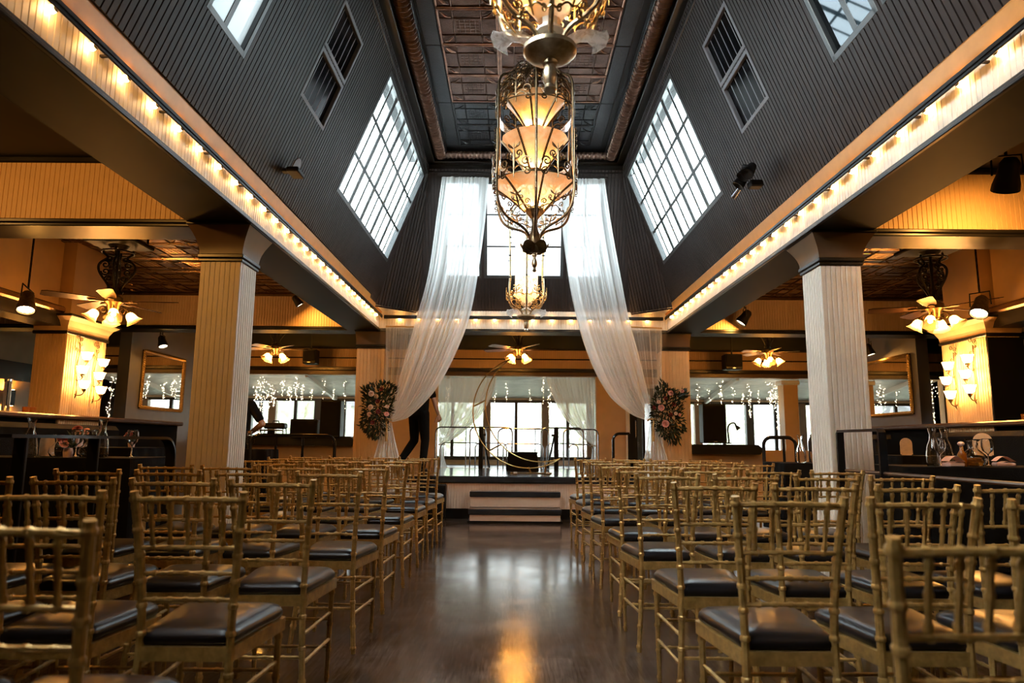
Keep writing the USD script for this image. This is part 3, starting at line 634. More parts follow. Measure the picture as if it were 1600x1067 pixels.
def cage_chandelier(label, loc):
    """the big one: six rods round three fluted amber bowls, scrolled bands, leaf cup and finial; origin at its lowest point"""
    t = thing('chandelier', label, 'chandelier', loc); R = .315; A6 = np.arange(6) * PI / 3 + PI / 6 + PI / 3 * 0
    part(t, 'finial', MB().lathe(FIN, 16), 'pewter')
    cup = MB()
    for k in range(6):
        a = k * PI / 3; u = np.array([math.cos(a), math.sin(a), 0]); w = np.array([-math.sin(a), math.cos(a), 0]); q = np.linspace(0, 1, 6)
        G = [[u * (.02 + .085 * x ** .8) + w * (y * .062 * math.sin(PI * (.25 + .6 * x))) + np.array([0, 0, .145 + .065 * x ** 1.5 + .01 * (1 - y * y)]) for y in np.linspace(-1, 1, 5)] for x in q]
        cup.grid(G).grid([r[::-1] for r in (np.array(G) - (0, 0, .004)).tolist()])
    part(t, 'leaf_cup', cup, 'bronze')
    part(t, 'stem', MB().lathe([(.0, .14), (.03, .15), (.042, .2), (.05, .23), (.046, .27), (.03, .31), (.02, .36), (.03, .42), (.012, .46), (.012, .5), (.012, 1.5)], 14), 'bronze')
    for k in range(6):
        c, s = math.cos(A6[k]), math.sin(A6[k])
        prof = [(.038, .22), (.045, .26), (.075, .305), (.15, .345), (.23, .38), (.285, .435), (R, .52), (R, .8), (R, 1.1), (R, 1.36), (R - .012, 1.44), (R - .06, 1.49), (R - .10, 1.48)]
        P = spline([(r * c, r * s, z) for r, z in prof], 60); part(t, 'cage_rod', MB().tube(P, .0095, 8), 'bronze')
        orn = MB()
        for z in (.56, .62, .92, 1.0):
            for q in (-1, 1):
                orn.tube(spiral(((R + .022) * c, (R + .022) * s, z + q * .02), (c, s, 0), (0, 0, 1), .022, .005, q * 1.2, 1.2 * q, 14), .0035, 5)
        orn.tube([((R + .012) * c, (R + .012) * s, .52), ((R + .012) * c, (R + .012) * s, 1.04)], .0045, 5)
        part(t, 'rod_scroll', orn, 'bronze')
    m = MB(); scroll_band(m, R, .67, 6, .20, .0055, a0=A6[0]); part(t, 'filigree_band', m, 'bronze')
    m = MB(); scroll_band(m, R - .02, 1.24, 6, .17, .005, a0=A6[0]); part(t, 'filigree_band', m, 'bronze')
    m = MB(); scroll_band(m, .235, .425, 6, .10, .004, a0=A6[0], lean=.55); part(t, 'filigree_band', m, 'pewter')
    m = MB(); scroll_band(m, .2, 1.46, 9, .17, .006, a0=A6[0], lean=-.5); scroll_band(m, R - .05, 1.38, 12, .13, .005, a0=A6[0] + .5, lean=-.5); scroll_band(m, .26, 1.45, 9, .15, .005, a0=A6[0] + .2, lean=-.7); part(t, 'crown', m, 'bronze')
    for z in (.655, 1.235): part(t, 'hoop', ring(MB(), R - (0 if z < 1 else .01), z, .0045), 'bronze')
    for z0, z1, r0, r1, lab in ((.465, .665, .07, .292, 'lowest'), (.765, 1.02, .065, .25, 'middle'), (1.10, 1.33, .06, .225, 'top')):
        b = part(t, 'glass_bowl', bowl(MB(), r0, z0, r1, z1, 36, .012, 10, 1.5), 'shade', True)
        ribs = MB()
        for k in range(6):
            a = k * PI / 3 + .26 + z0; q = np.linspace(0, 1, 8); rr = r0 + (r1 - r0) * (.88 * q + .12 * q * q) + .006; zz = z0 + (z1 - z0) * (1.08 * q - .08 * q * q) - .003
            ribs.tube(np.stack([rr * math.cos(a), rr * math.sin(a), zz], 1), .0085, 5)
        part(b, 'rib', ribs, 'bronze')
        part(t, 'socket_cup', MB().lathe([(.012, z0 - .085), (.03, z0 - .06), (.06, z0 - .02), (.075, z0 + .015), (.06, z0 + .012)], 6), 'bronze')
        for k in range(4):
            a = k * PI / 2 + .6; part(t, 'bulb', MB().sphere((.045 * math.cos(a), .045 * math.sin(a), z0 + .05), .019, 1, (1, 1, 1.5)), 'shadelamp', True)
    for k in range(6):
        a = A6[k] + PI / 6; c, s = math.cos(a), math.sin(a); u = np.array([-s, c, 0])
        for dz in (0, -.33) if abs(c) > .9 else ():
            G = [[np.array([c, s, 0]) * r + u * w * q + np.array([0, 0, z + dz + .02 * (1 - q * q) * (z > 1.25)]) for q in np.linspace(-1, 1, 5)] for r, z, w in ((.13, 1.07, .02), (.2, 1.09, .05), (.255, 1.14, .085), (.285, 1.2, .11), (.292, 1.28, .115))]
            part(t, 'etched_panel', MB().grid(G), 'etched', True)
    part(t, 'chain', MB().tube([(0, 0, 1.5), (0, 0, 2.7)], .009, 6).lathe([(.012, 2.72), (.06, 2.77), (.075, 2.83), (0, 2.84)], 14).lathe([(.012, 1.62), (.03, 1.66), (.012, 1.7)], 12), 'iron')
    return t

def dish_chandelier(label, loc, H=1.5):
    """the slimmer pair: turned drop under a flat dish, six curved arms carrying the cage, engraved glass fins, pale candle tube"""
    t = thing('chandelier', label, 'chandelier', loc); R = .225; A6 = np.arange(6) * PI / 3 + PI / 2
    part(t, 'finial', MB().lathe([(0, 0), (.022, .001), (.028, .012), (.022, .022), (.019, .03), (.026, .05), (.029, .075), (.024, .105), (.02, .115)], 18), 'pewter')
    part(t, 'collar', MB().lathe([(.02, .112), (.03, .116), (.031, .128), (.022, .135)], 18), 'pewter')
    part(t, 'dish', MB().lathe([(.0, .128), (.03, .132), (.07, .142), (.096, .156), (.106, .167), (.106, .184), (.098, .186), (.0, .188)], 32), 'pewter')
    part(t, 'candle_tube', MB().lathe([(.026, .187), (.026, .25), (.055, .252), (.055, .262), (.03, .27), (.03, .42), (.05, .425), (.05, .43), (0, .435)], 18), 'white')
    for k in range(6):
        c, s = math.cos(A6[k]), math.sin(A6[k])
        prof = [(.05, .186), (.058, .215), (.085, .25), (.14, .275), (.195, .305), (R, .37), (R, .6), (R, .9), (R, H - .25), (R - .03, H - .12), (R - .1, H - .05)]
        part(t, 'cage_arm', MB().tube(spline([(r * c, r * s, z) for r, z in prof], 50), .0105, 8), 'pewter')
        m = MB()
        for z in (.62, .88, 1.1): m.sphere((R * c, R * s, z), .014, 1).tube([((R - .02) * c, (R - .02) * s, z), ((R + .028) * c, (R + .028) * s, z)], .004, 5)
        part(t, 'arm_knob', m, 'iron')
        a = A6[k] + PI / 6; c, s = math.cos(a), math.sin(a)
        if k % 3 == 1:
            P = Polygon([(.045, .188), (.07, .235), (.11, .262), (.16, .268), (.2, .255), (.226, .262), (.235, .235), (.222, .195), (.19, .172), (.165, .158), (.17, .19), (.15, .212), (.12, .213), (.09, .198), (.07, .186)])
            part(t, 'glass_fin', MB().poly(P, .007, frame((0, 0, 0), (c, s, 0), (0, 0, 1))), 'etched')
    part(t, 'filigree_band', scroll_band(MB(), R + .012, .40, 6, .11, .004, a0=A6[0]), 'brass')
    part(t, 'filigree_band', scroll_band(MB(), .15, .27, 6, .08, .0038, a0=A6[0], lean=.75), 'brass')
    part(t, 'filigree_band', scroll_band(MB(), R + .005, H - .32, 6, .11, .004, a0=A6[0]), 'bronze')
    part(t, 'glass_cylinder', MB().grid([[(.135 * math.cos(a), .135 * math.sin(a), z) for a in np.arange(28) * 2 * PI / 28] for z in (.45, .75, 1.05)], closed=True), 'etched', True)
    part(t, 'glass_bowl', bowl(MB(), .045, .3, .15, .44, 28, .012), 'shade', True)
    for i, z in enumerate((.40, .62, .84)):
        part(t, 'lamp_tier', MB().lathe([(.0, z), (.035, z + .01), (.04, z + .04), (.03, z + .045)], 12), 'brass')
        for k in range(3):
            a = k * 2.09 + i; part(t, 'bulb', MB().sphere((.045 * math.cos(a), .045 * math.sin(a), z + .09), .018, 1, (1, 1, 1.7)), 'shadelamp', True)
    part(t, 'chain', MB().tube([(0, 0, .43), (0, 0, 2.72)], .008, 6).lathe([(.012, 2.74), (.06, 2.79), (.075, 2.84), (0, 2.85)], 14), 'iron')
    return t
dish_chandelier('nearest brass chandelier with flat dish and turned drop, cut off by the top edge', (.13, 2.51, 2.43), 1.35)
cage_chandelier('middle and largest chandelier, bronze scrolled cage round three glowing amber glass bowls', (.142, 4.9, 2.315))
dish_chandelier('farthest chandelier, slim brass cage hanging in front of the end window', (.135, 7.9, 2.365), 1.6)
# ---------------------------------------------------------------- festoon rails
def festoon(name, label, P0, P1, n, step):
    """a dark rail standing off the fascia with bare bulbs in sockets along its lower edge; n points into the nave"""
    P0, P1, n = (np.asarray(x, float) for x in (P0, P1, n)); L = np.linalg.norm(P1 - P0); u = (P1 - P0) / L
    t = thing(name, label, 'string lights', P0)
    T = frame((0, 0, 0), u, n, (0, 0, 1)) if np.cross(u, n)[2] > 0 else frame((0, 0, 0), u, n, (0, 0, 1))
    def tb(*a):
        v, f = MB().box(*a).get(); return MB().add(v @ T[:3, :3].T, f if np.linalg.det(T[:3, :3]) > 0 else f[:, ::-1])
    part(t, 'rail', tb(0, L, .052, .064, .0, .052, .004), 'trim'); part(t, 'wire', tb(0, L, .066, .072, .02, .026), 'iron')
    k = int(L / step); w = .5 * (L - (k - 1) * step)
    for i in range(k):
        s = w + i * step; v, f = MB().lathe([(.009, -.001), (.0125, .003), (.0125, .012), (.009, .014)], 8, T=frame((0, .052, .010), (1, 0, 0), (0, 0, 1), (0, -1, 0))).get(); v = v @ np.array([[T[0, 0], T[1, 0], T[2, 0]], [T[0, 1], T[1, 1], T[2, 1]], [0, 0, 1.]]) if True else v
        part(t, 'socket', MB().add(v + T[:3, 0] * s, f), 'iron')
        v, f = MB().sphere((0, 0, .008), .0185, 2).get(); part(t, 'bulb', MB().add(v + T[:3, 0] * s + T[:3, 1] * .026, f), 'festoon', True)
        if i % 2 == 0: part(t, 'bracket', tb(s + .1, s + .115, 0, .055, .02, .03), 'iron')
festoon('festoon_rail', 'rail of bare glowing bulbs along the left beam', (XL, -1.2, 2.893), (XL, 10.0, 2.893), (1, 0, 0), .283)
festoon('festoon_rail', 'rail of bare glowing bulbs along the right beam', (XR, -1.2, 2.893), (XR, 10.0, 2.893), (-1, 0, 0), .283)
festoon('festoon_rail', 'short rail of bare glowing bulbs across the far end beam', (XL + .08, YF, 2.893), (XR - .08, YF, 2.893), (0, -1, 0), .285)

# ---------------------------------------------------------------- ceiling fans
def tulip(mb, T, s=1.):
    a = np.arange(20) * 2 * PI / 20; rows = []
    for r, z in ((.018, 0), (.032, .012), (.04, .035), (.044, .06), (.056, .082), (.074, .098)):
        q = 1 + (.07 * np.cos(a * 5) if z > .05 else 0 * a); rows.append(np.stack([r * s * q * np.cos(a), r * s * q * np.sin(a), np.full(20, z * s)], 1))
    G = np.array(rows); return mb.grid(G @ T[:3, :3].T + T[:3, 3], closed=True)
def make_fan(label, loc, drop, R, rot, nb=5, nl=4, blade='bladewood', plate=.26, group=None, lamp='fanlamp'):
    t = thing('ceiling_fan', label, 'ceiling fan', loc, 0, group); zh = -drop; tp = .19 if plate > .2 else 0
    part(t, 'ceiling_plate', MB().box(-plate, plate, -plate * .8, plate * .8, -tp - .045, -tp, .012).lathe([(.0, -tp - .1), (.07, -tp - .085), (.1, -tp - .045)], 16), 'iron')
    if tp:
        for px in (-1, 1):
            for py in (-1, 1): part(t, 'hanger', MB().tube([(px * plate * .8, py * plate * .6, -tp), (px * plate * .8, py * plate * .6, 0)], .012, 6), 'iron')
    part(t, 'rod', MB().tube([(0, 0, -.0), (0, 0, zh + .08)], .016, 8), 'iron')
    for q in range(4 if drop > .5 else 2):
        a = q * PI / 2 + .35; c, s = math.cos(a), math.sin(a); m = MB(); D = drop - .2 - tp
        f = lambda r, z: (r * c, r * s, -.09 - tp - D * z)
        m.tube(spline([f(*p) for p in ((.13, 0), (.125, .1), (.09, .18), (.15, .32), (.165, .45), (.12, .66), (.06, .86), (.05, .95), (.075, 1.))], 40), .012, 6)
        for r0, z0, rr, sg in ((.105, .36, .045, 1), (.1, .52, .04, -1), (.07, .68, .032, 1), (.075, .22, .03, -1)):
            m.tube(spiral(f(r0, z0), (c, s, 0), (0, 0, 1), rr, .008, 0, 1.4 * sg, 18), .0085, 5)
        part(t, 'scroll_bracket', m, 'iron')
    part(t, 'hoop', MB().tube([(.15 * math.cos(a), .15 * math.sin(a), -.12 - tp) for a in np.arange(24) * 2 * PI / 24], .008, 5, closed=True), 'iron')
    part(t, 'motor', MB().lathe([(0, zh + .09), (.05, zh + .085), (.085, zh + .06), (.09, zh + .01), (.06, zh - .02), (.05, zh - .07), (.03, zh - .09), (0, zh - .1)], 20), 'bronze')
    for k in range(nb):
        a = rot + k * 2 * PI / nb; T = trans(0, 0, zh + .02, a); tw = .2
        o = Polygon([(.16, -.045), (.3, -.062), (R - .04, -.07), (R, -.05), (R, .05), (R - .04, .07), (.3, .062), (.16, .045)])
        v, f = MB().poly(o, .008).get(); y, z = v[:, 1].copy(), v[:, 2].copy(); v[:, 1], v[:, 2] = y * math.cos(tw) - z * math.sin(tw), y * math.sin(tw) + z * math.cos(tw)
        b = part(t, 'blade', MB().add(v @ T[:3, :3].T + T[:3, 3], f), blade)
        part(b, 'blade_iron', MB().poly(Polygon([(.07, -.014), (.2, -.03), (.24, 0), (.2, .03), (.07, .014)]), .008, T @ trans(0, 0, -.012)), 'bronze')
    for k in range(nl):
        a = rot + .5 + k * 2 * PI / nl; c, s = math.cos(a), math.sin(a)
        m = MB().tube(spline([(.03 * c, .03 * s, zh - .06), (.07 * c, .07 * s, zh - .035), (.115 * c, .115 * s, zh - .05), (.14 * c, .14 * s, zh - .085)], 16), .006, 6).tube(spiral((.085 * c, .085 * s, zh - .075), (c, s, 0), (0, 0, 1), .025, .02, 0, 1, 16), .004, 5)
        part(t, 'lamp_arm', m, 'bronze'); d = np.array([c * .55, s * .55, -.83]); O = np.array([.14 * c, .14 * s, zh - .085])
        sh = part(t, 'lamp_shade', tulip(MB(), aim(O, d), 1.15), 'tulip', True)
        part(sh, 'bulb', MB().sphere(O + d * .06, .024, 2, (1, 1, 1)), lamp, True)
    return t
fg = 'ceiling fans with tulip lamps'
make_fan('large dark ceiling fan with scrolled iron bracket over the left aisle', (-4.08, 6.82, ZA), .84, .62, .08, group=fg)
make_fan('large dark ceiling fan with scrolled iron bracket over the right aisle', (4.25, 6.82, ZA), .84, .60, .25, group=fg)
make_fan('smaller pale-bladed ceiling fan with lamps, back left above the veranda opening', (-4.08, 11.6, ZA), .66, .52, .5, blade='bladepale', plate=.12, group=fg, lamp='fanlampback')
make_fan('smaller pale-bladed ceiling fan with lamps, back right above the veranda opening', (4.33, 11.6, ZA), .66, .5, .9, blade='bladepale', plate=.12, group=fg, lamp='fanlampback')
make_fan('ceiling fan with lamps hanging above the middle of the stage', (.07, 11.6, ZA), .64, .66, .15, plate=.12, group=fg, lamp='fanlampback')

make_fan('added unseen ceiling fan with fill lamps over the left aisle, nearest the camera', (-4.08, 2.6, ZA), .7, .62, .3, group=fg, lamp='fanlampfill')  # this fan and the next are added out of view as warm fill
make_fan('added unseen ceiling fan with fill lamps over the right aisle, nearest the camera', (4.25, 2.6, ZA), .7, .62, .6, group=fg, lamp='fanlampfill')

# ---------------------------------------------------------------- wall sconces on the piers
def sconce(label, loc, rz):
    t = thing('wall_sconce', label, 'wall lamp', loc, rz, 'wall lamps on the piers')   # local: wall is the plane x = 0, light towards +x
    m = MB().tube(spline([(.012, 0, .30), (.02, .012, .18), (.016, -.012, .02), (.02, .01, -.14), (.035, 0, -.25), (.02, 0, -.33)], 30), [.004] + [.008] * 28 + [.003], 6)
    for z, s in ((.27, 1), (.22, -1), (.33, 1), (.36, -1)): m.tube(spiral((.015, s * .03, z), (0, 1, 0), (0, 0, 1), .03, .006, 0, 1.3 * s, 14), .004, 5)
    part(t, 'backplate', m, 'bronze')
    for i, z in enumerate((.10, -.06, -.22)):
        s = (1, -1, 1)[i] * .025
        part(t, 'arm', MB().tube(spline([(.015, 0, z - .06), (.05, s * .5, z - .075), (.095, s, z - .05), (.1, s, z - .02)], 14), [.006] * 12 + [.012, .02], 7).lathe([(.005, -.03), (.022, -.018), (.026, 0), (.02, .003)], 10, (.1, s, z)), 'bronze')
        a = np.arange(16) * 2 * PI / 16
        G = np.array([[((r + (.006 * math.cos(5 * x) if r > .03 else 0)) * math.cos(x) + .1, (r + (.006 * math.cos(5 * x) if r > .03 else 0)) * math.sin(x) + s, z + h) for x in a] for r, h in ((.02, .002), (.042, .022), (.05, .055), (.064, .09))])
        sh = part(t, 'glass_shade', MB().grid(G, closed=True), 'tulip', True)
        part(sh, 'bulb', MB().sphere((.1, s, z + .048), .026, 2, (1, 1, 1.4)), 'sconce', True)
for x, rz, ys, nm in ((-4.90, 0., (7.6, 7.92), 'left'), (4.90, PI, (7.25, 7.58), 'right')):
    for i, y in enumerate(ys): sconce('bronze three-light wall lamp on the %s pier, the one %s' % (nm, 'nearer the camera' if i == 0 else 'farther from the camera'), (x, y, 1.85 - (.04 if i else 0)), rz)
t = thing('wall_lamp', 'small dark wall lamp shining up and down on the far left orange wall', 'wall lamp', (-8.46, 11.4, 1.75))
part(t, 'housing', MB().box(0, .1, -.08, .08, -.13, .13, .01), 'iron')
part(t, 'lens', MB().box(.02, .08, -.06, .06, .131, .134).box(.02, .08, -.06, .06, -.134, -.131), 'fanlamp')

# ---------------------------------------------------------------- spotlights
def spot(label, loc, d, drop, s=1., power=0., chrome='iron', cone=38):
    t = thing('spotlight', label, 'spotlight', loc, 0, 'spotlights on the aisle ceilings'); d = np.asarray(d, float) / np.linalg.norm(d); T = aim((0, 0, 0), d)
    part(t, 'housing', MB().lathe([(0, -.10 * s), (.035 * s, -.1 * s), (.055 * s, -.07 * s), (.06 * s, 0), (.075 * s, .06 * s), (.078 * s, .1 * s), (.07 * s, .1 * s), (.065 * s, .06 * s)], 18, T=T), chrome)
    part(t, 'lens', MB().lathe([(0, .088 * s), (.066 * s, .085 * s)], 18, T=T), 'lens')
    u = T[:3, 0] if abs(T[2, 0]) < .5 else T[:3, 1]
    y = [np.array(u) * .085 * s * q for q in (-1, 1)]; top = np.array([0, 0, .12 * s])
    part(t, 'yoke', MB().tube([y[0], y[0] * .95 + top, y[1] * .95 + top, y[1]], .007 * s, 6).tube([top, (0, 0, drop)], .009 * s, 6).lathe([(0, drop - .02), (.05 * s, drop - .018), (.05 * s, drop)], 12), 'iron')
    if power:
        L = UsdLux.DiskLight.Define(stage, t + '/lamp'); M4 = aim(d * .11 * s, -d)
        Tm = np.eye(4); Tm[:3, 0], Tm[:3, 1], Tm[:3, 2], Tm[:3, 3] = M4[:3, 0], M4[:3, 1], M4[:3, 2], d * .12 * s
        L.AddTransformOp().Set(Gf.Matrix4d(*Tm.T.ravel().tolist())); L.CreateRadiusAttr(.05 * s); L.CreateIntensityAttr(power); L.CreateColorAttr(Gf.Vec3f(*DEEP))
        sh = UsdLux.ShapingAPI.Apply(L.GetPrim()); sh.CreateShapingConeAngleAttr(cone); sh.CreateShapingConeSoftnessAttr(.6)
spot('black spotlight hanging from the near right aisle ceiling, in front of the orange bulkhead', (3.46, 4.6, 2.97), (.15, .55, -.8), .31, 1.15, SPOT)
spot('black spotlight on the far right bulkhead, left of the column', (3.36, 9.85, 2.92), (-.8, .1, -1.1), .36, 1.1, SPOT * .7)
spot('small spotlight under the far left bulkhead, by the long beam', (-3.15, 9.7, 3.08), (1.0, .3, -1.4), .2, .8, SPOT * 1.1)
spot('chrome pendant spotlight at the far left edge, hanging on a long rod', (-4.66, 6.4, 2.37), (.25, -.35, -.9), .91, 1.05, SPOT * .6, 'bronze')
spot('chrome pendant spotlight below the right ceiling fan, near the pier', (4.22, 6.1, 2.34), (-.5, -.35, -.9), .94, 1.0, SPOT * .6, 'bronze')
spot('black spotlight above the gilt mirror on the left', (-5.6, 10.75, 2.62), (.35, -.2, -.9), .66, .95, SPOT * .4)
spot('black spotlight above the gilt mirror on the right', (5.9, 11.3, 2.66), (.2, -.2, -.9), .62, .95, SPOT * .4)
spot('black spotlight in the near left aisle, turned to the ribbed bulkhead', (-4.75, 4.0, 2.98), (.85, .8, .02), .33, 1., SPOT * .28, cone=55)
spot('black spotlight in the near left aisle, turned to the left column', (-3.5, 3.0, 3.05), (1.2, 2.1, -1.25), .23, 1., SPOT * 1.3, cone=20)

# ---------------------------------------------------------------- fairy light strands in the veranda
strands = [(172, 700, 2), (184, 668, 1), (196, 690, 1), (207, 672, 1), (399, 640, 2), (408, 682, 3), (418, 662, 3), (428, 640, 3), (441, 622, 2), (452, 640, 3), (463, 628, 2), (472, 632, 2), (486, 628, 2), (505, 640, 1), (521, 632, 1), (538, 648, 1),
           (700, 628, 2), (773, 634, 1), (791, 630, 1), (828, 646, 1), (848, 632, 1), (859, 655, 2), (925, 640, 2), (1090, 632, 1), (1108, 630, 1), (1126, 634, 2), (1144, 632, 1), (1160, 630, 2), (1170, 650, 2), (1184, 632, 1), (1203, 655, 3), (1212, 668, 3), (1219, 648, 3), (1440, 650, 2), (1455, 670, 2), (1467, 650, 2)]
frnd = random.Random(11); zn = {}; ORD += ['eleventh', 'twelfth', 'thirteenth']
for i, (px, pb, dens) in enumerate(strands):
    y = 13.48 if px > 1400 else 13.8 + (i * 7 % 5) * .28; x = (px - 803) * y / 1070; zt = 2.44 - (y - YB) * .135 - .02; zb = 1.07 + (692 - pb) * y / 1070
    zone = 'gap left of the left mirror' if px < 300 else 'left veranda opening' if px < 600 else 'stage opening' if px < 1000 else 'right veranda opening' if px < 1300 else 'gap right of the right mirror'
    zn[zone] = zn.get(zone, -1) + 1
    t = thing('fairy_light_strand', 'strand of white fairy lights, %s from left in the %s' % (ORD[zn[zone]], zone), 'fairy lights', (x, y, zt), 0, 'fairy lights in the veranda')
    L = zt - zb; part(t, 'wire', MB().tube([(0, 0, 0), (.01, 0, -L * .5), (0, 0, -L)], .0022, 4), 'white'); m = MB()
    for k in range(int(L / .034) * dens):
        z = -frnd.random() * L; w = .006 + .014 * dens * min(1, (1.1 + z / L)); m.sphere((frnd.gauss(0, w), frnd.gauss(0, w), z), .0058, 0)
    part(t, 'bulbs', m, 'fairy', True, kind='stuff')
# ---------------------------------------------------------------- stage
t = thing('stage', 'low stage with glossy black top and cream ribbed front, at the end of the aisle', 'stage', (.1, 10.0, 0))
part(t, 'stage_top', MB().box(-2.0, 2.05, -.04, 3.24, .505, .60, .012), 'stagetop')
m = MB(); grooved(m, (-2.0, 0, .145), (1, 0, 0), (0, 0, 1), (0, -1, 0), 4.05, .36); part(t, 'front_panel', m, 'peach', False)
part(t, 'base', MB().box(-2.0, 2.05, .02, .3, 0, .145), 'black'); part(t, 'core', MB().box(-1.98, 2.03, .01, 3.18, .15, .505), 'black')
t = thing('stage_steps', 'two black-edged cream steps in front of the stage', 'steps', (.025, 9.45, 0))
for i, (y, z) in enumerate(((0, .19), (.27, .405))):
    part(t, 'tread', MB().box(-.63, .63, y - .02, .50, z - .075, z, .008), 'stagetop'); part(t, 'riser', MB().box(-.61, .61 , y, .49, z - .155 if i == 0 else z - .21, z - .075), 'peach')
part(t, 'base', MB().box(-.64, .64, .015, .49, 0, .035), 'black')
t = thing('subwoofer', 'black box speaker standing in front of the stage behind the left chairs', 'speaker', (-1.13, 9.86, 0))
part(t, 'cabinet', MB().box(-.18, .18, -.1, .1, .02, .49, .012), 'black'); part(t, 'grille', MB().box(-.16, .16, -.108, -.1, .05, .46, .004), 'blackcloth'); part(t, 'foot', MB().box(-.16, .16, -.08, .08, 0, .02), 'iron')

# guard rails on the stage: bent tube frames
def tube_frame(mb, x0, x1, z0, z1, y, r=.014, rad=.1, sides=(1, 1)):
    P = []
    if sides[0]: P += [(x0, y, z0)] + [(x0 + rad * (1 - math.cos(a)), y, z1 - rad * (1 - math.sin(a))) for a in np.linspace(0, PI / 2, 7)]
    else: P += [(x0, y, z1)]
    if sides[1]: P += [(x1 - rad * (1 - math.sin(a)), y, z1 - rad * (1 - math.cos(a))) for a in np.linspace(0, PI / 2, 7)] + [(x1, y, z0)]
    else: P += [(x1, y, z1)]
    return mb.tube(P, r, 8)
def rail(label, loc, w, h, sides=(1, 1), mid=True, posts=(), m='chrome', r=.013):
    t = thing('guard_rail', label, 'railing', loc, 0, 'tube guard rails')
    part(t, 'frame', tube_frame(MB(), -w / 2, w / 2, 0, h, 0, r, sides=sides), m)
    if mid: part(t, 'mid_rail', tube_frame(MB(), -w / 2 + .1, w / 2 - .1, 0, h * .62, 0, r * .8), m)
    for x in posts: part(t, 'post', MB().tube([(x, 0, 0), (x, 0, h)], r * .8, 6), m)
    return t
rail('grey tube guard rail at the back of the stage, leftmost', (-1.0, 13.02, .6), .95, .76, posts=(.1,))
rail('grey tube guard rail at the back of the stage, behind the brass moon arch', (-.42, 12.82, .6), .78, .76, posts=(-.1,))
rail('grey tube guard rail at the back of the stage, in the middle', (.18, 12.95, .6), .95, .74, posts=(.22,))
rail('grey tube guard rail at the back of the stage, right of the black-draped box', (.9, 12.85, .6), .78, .76, posts=())
rail('grey tube guard rail at the back of the stage, rightmost', (1.27, 13.08, .6), .66, .74, posts=(.05,))
for x, s, lab in ((-.6, 1, 'left'), (.78, -1, 'right')):
    t = thing('speaker_post', 'black upright post with a slanted strut at the back of the stage, %s one' % lab, 'post', (x, 12.7, .6))
    part(t, 'post', MB().box(-.04, .04, -.04, .04, 0, .76, .006), 'black'); part(t, 'strut', MB().tube([(s * .03, .02, .62), (s * .16, .05, .02)], .016, 6), 'black'); part(t, 'bracket', MB().box(-.02, .09, -.02, .02, .6, .64, .004) if s > 0 else MB().box(-.09, .02, -.02, .02, .6, .64, .004), 'iron')
t = thing('draped_box', 'low box under a black cloth standing in the middle of the stage', 'table', (.16, 12.45, .6)); m = MB()
for k in range(1): m.grid(np.array([[(sx * (.255 + .03 * (1 - z)) + 0, sy * .2, z * .30) for sx, sy in ((-1, -1), (1, -1), (1, 1), (-1, 1))] for z in (0, .5, 1)]), closed=True)
part(t, 'cloth', m, 'blackcloth', False); part(t, 'top', MB().box(-.265, .265, -.21, .21, .295, .315, .006), 'black')

# brass moon arch
t = thing('moon_arch', 'tall crescent moon arch of thin brass tube standing on the stage', 'wedding arch', (.3, 10.92, .6)); r = .886
c1, c2 = np.array([-.065, .915 + .055]), np.array([.13, 1.02 + .05]); d = c2 - c1; q = np.array([-d[1], d[0]]) / np.linalg.norm(d); h = math.sqrt(r * r - (d @ d) / 4)
tips = [(c1 + c2) / 2 + q * h, (c1 + c2) / 2 - q * h]
an = lambda c, p: math.atan2(p[1] - c[1], p[0] - c[0]) % (2 * PI)
def arcpts(c, rr=r): return [(c[0] + rr * math.cos(a), 0, c[1] + rr * math.sin(a)) for a in np.linspace(an(c, tips[0]), an(c, tips[1]) + (2 * PI if an(c, tips[1]) < an(c, tips[0]) else 0), 60)]
part(t, 'outer_hoop', MB().tube(arcpts(c1), .0095, 8), 'brass'); part(t, 'inner_hoop', MB().tube(arcpts(c2), .0095, 8), 'brass')
for a in (2.33, 3.06, 3.92):
    u = np.array([math.cos(a), math.sin(a)]); p = c1 + u * r
    w = c2 + u * r; part(t, 'crossbar', MB().tube([(p[0], 0, p[1]), (w[0], 0, w[1])], .012, 6), 'brass')
part(t, 'foot', MB().box(-.35, .3, -.03, .03, 0, .02, .005).box(-.3, -.24, -.28, .28, 0, .018, .004).box(.2, .26, -.28, .28, 0, .018, .004).tube([(-.03, 0, .02), (-.065, 0, .1)], .014, 6).tube([(.2, 0, .02), (.2, 0, .14)], .012, 6), 'brass')

# ---------------------------------------------------------------- sheer drapes
def cloth(rows, folds, amp, n=90, m=60, seed=0, sag=0., phase=0.):
    """surface through rows of (left point, right point, fold scale, bow): pleats run down the cloth"""
    tt = np.linspace(0, 1, len(rows)); q = np.linspace(0, 1, m); from_ = np.array([r[0] for r in rows], float); to = np.array([r[1] for r in rows], float); fs = np.array([r[2] for r in rows], float)
    from scipy.interpolate import PchipInterpolator as PI_
    A, B, Fs = PI_(tt, from_)(q), PI_(tt, to)(q), PI_(tt, fs)(q); u = np.linspace(0, 1, n)
    ph = 2 * PI * folds * (u + .06 * np.sin(u * 9 + seed)); mod = .6 + .4 * np.sin(u * 17 + seed * 3)
    P = A[:, None] * (1 - u)[None, :, None] + B[:, None] * u[None, :, None]
    d = (np.cos(ph) * mod)[None] * amp * Fs[:, None] + (np.cos(ph * 2.3 + 1) * .3)[None] * amp * Fs[:, None]
    P[..., 1] -= d; P[..., 2] -= sag * (np.sin(u * PI) ** 1.2)[None] * np.linspace(0, 1, m)[:, None]
    return MB().grid(P)
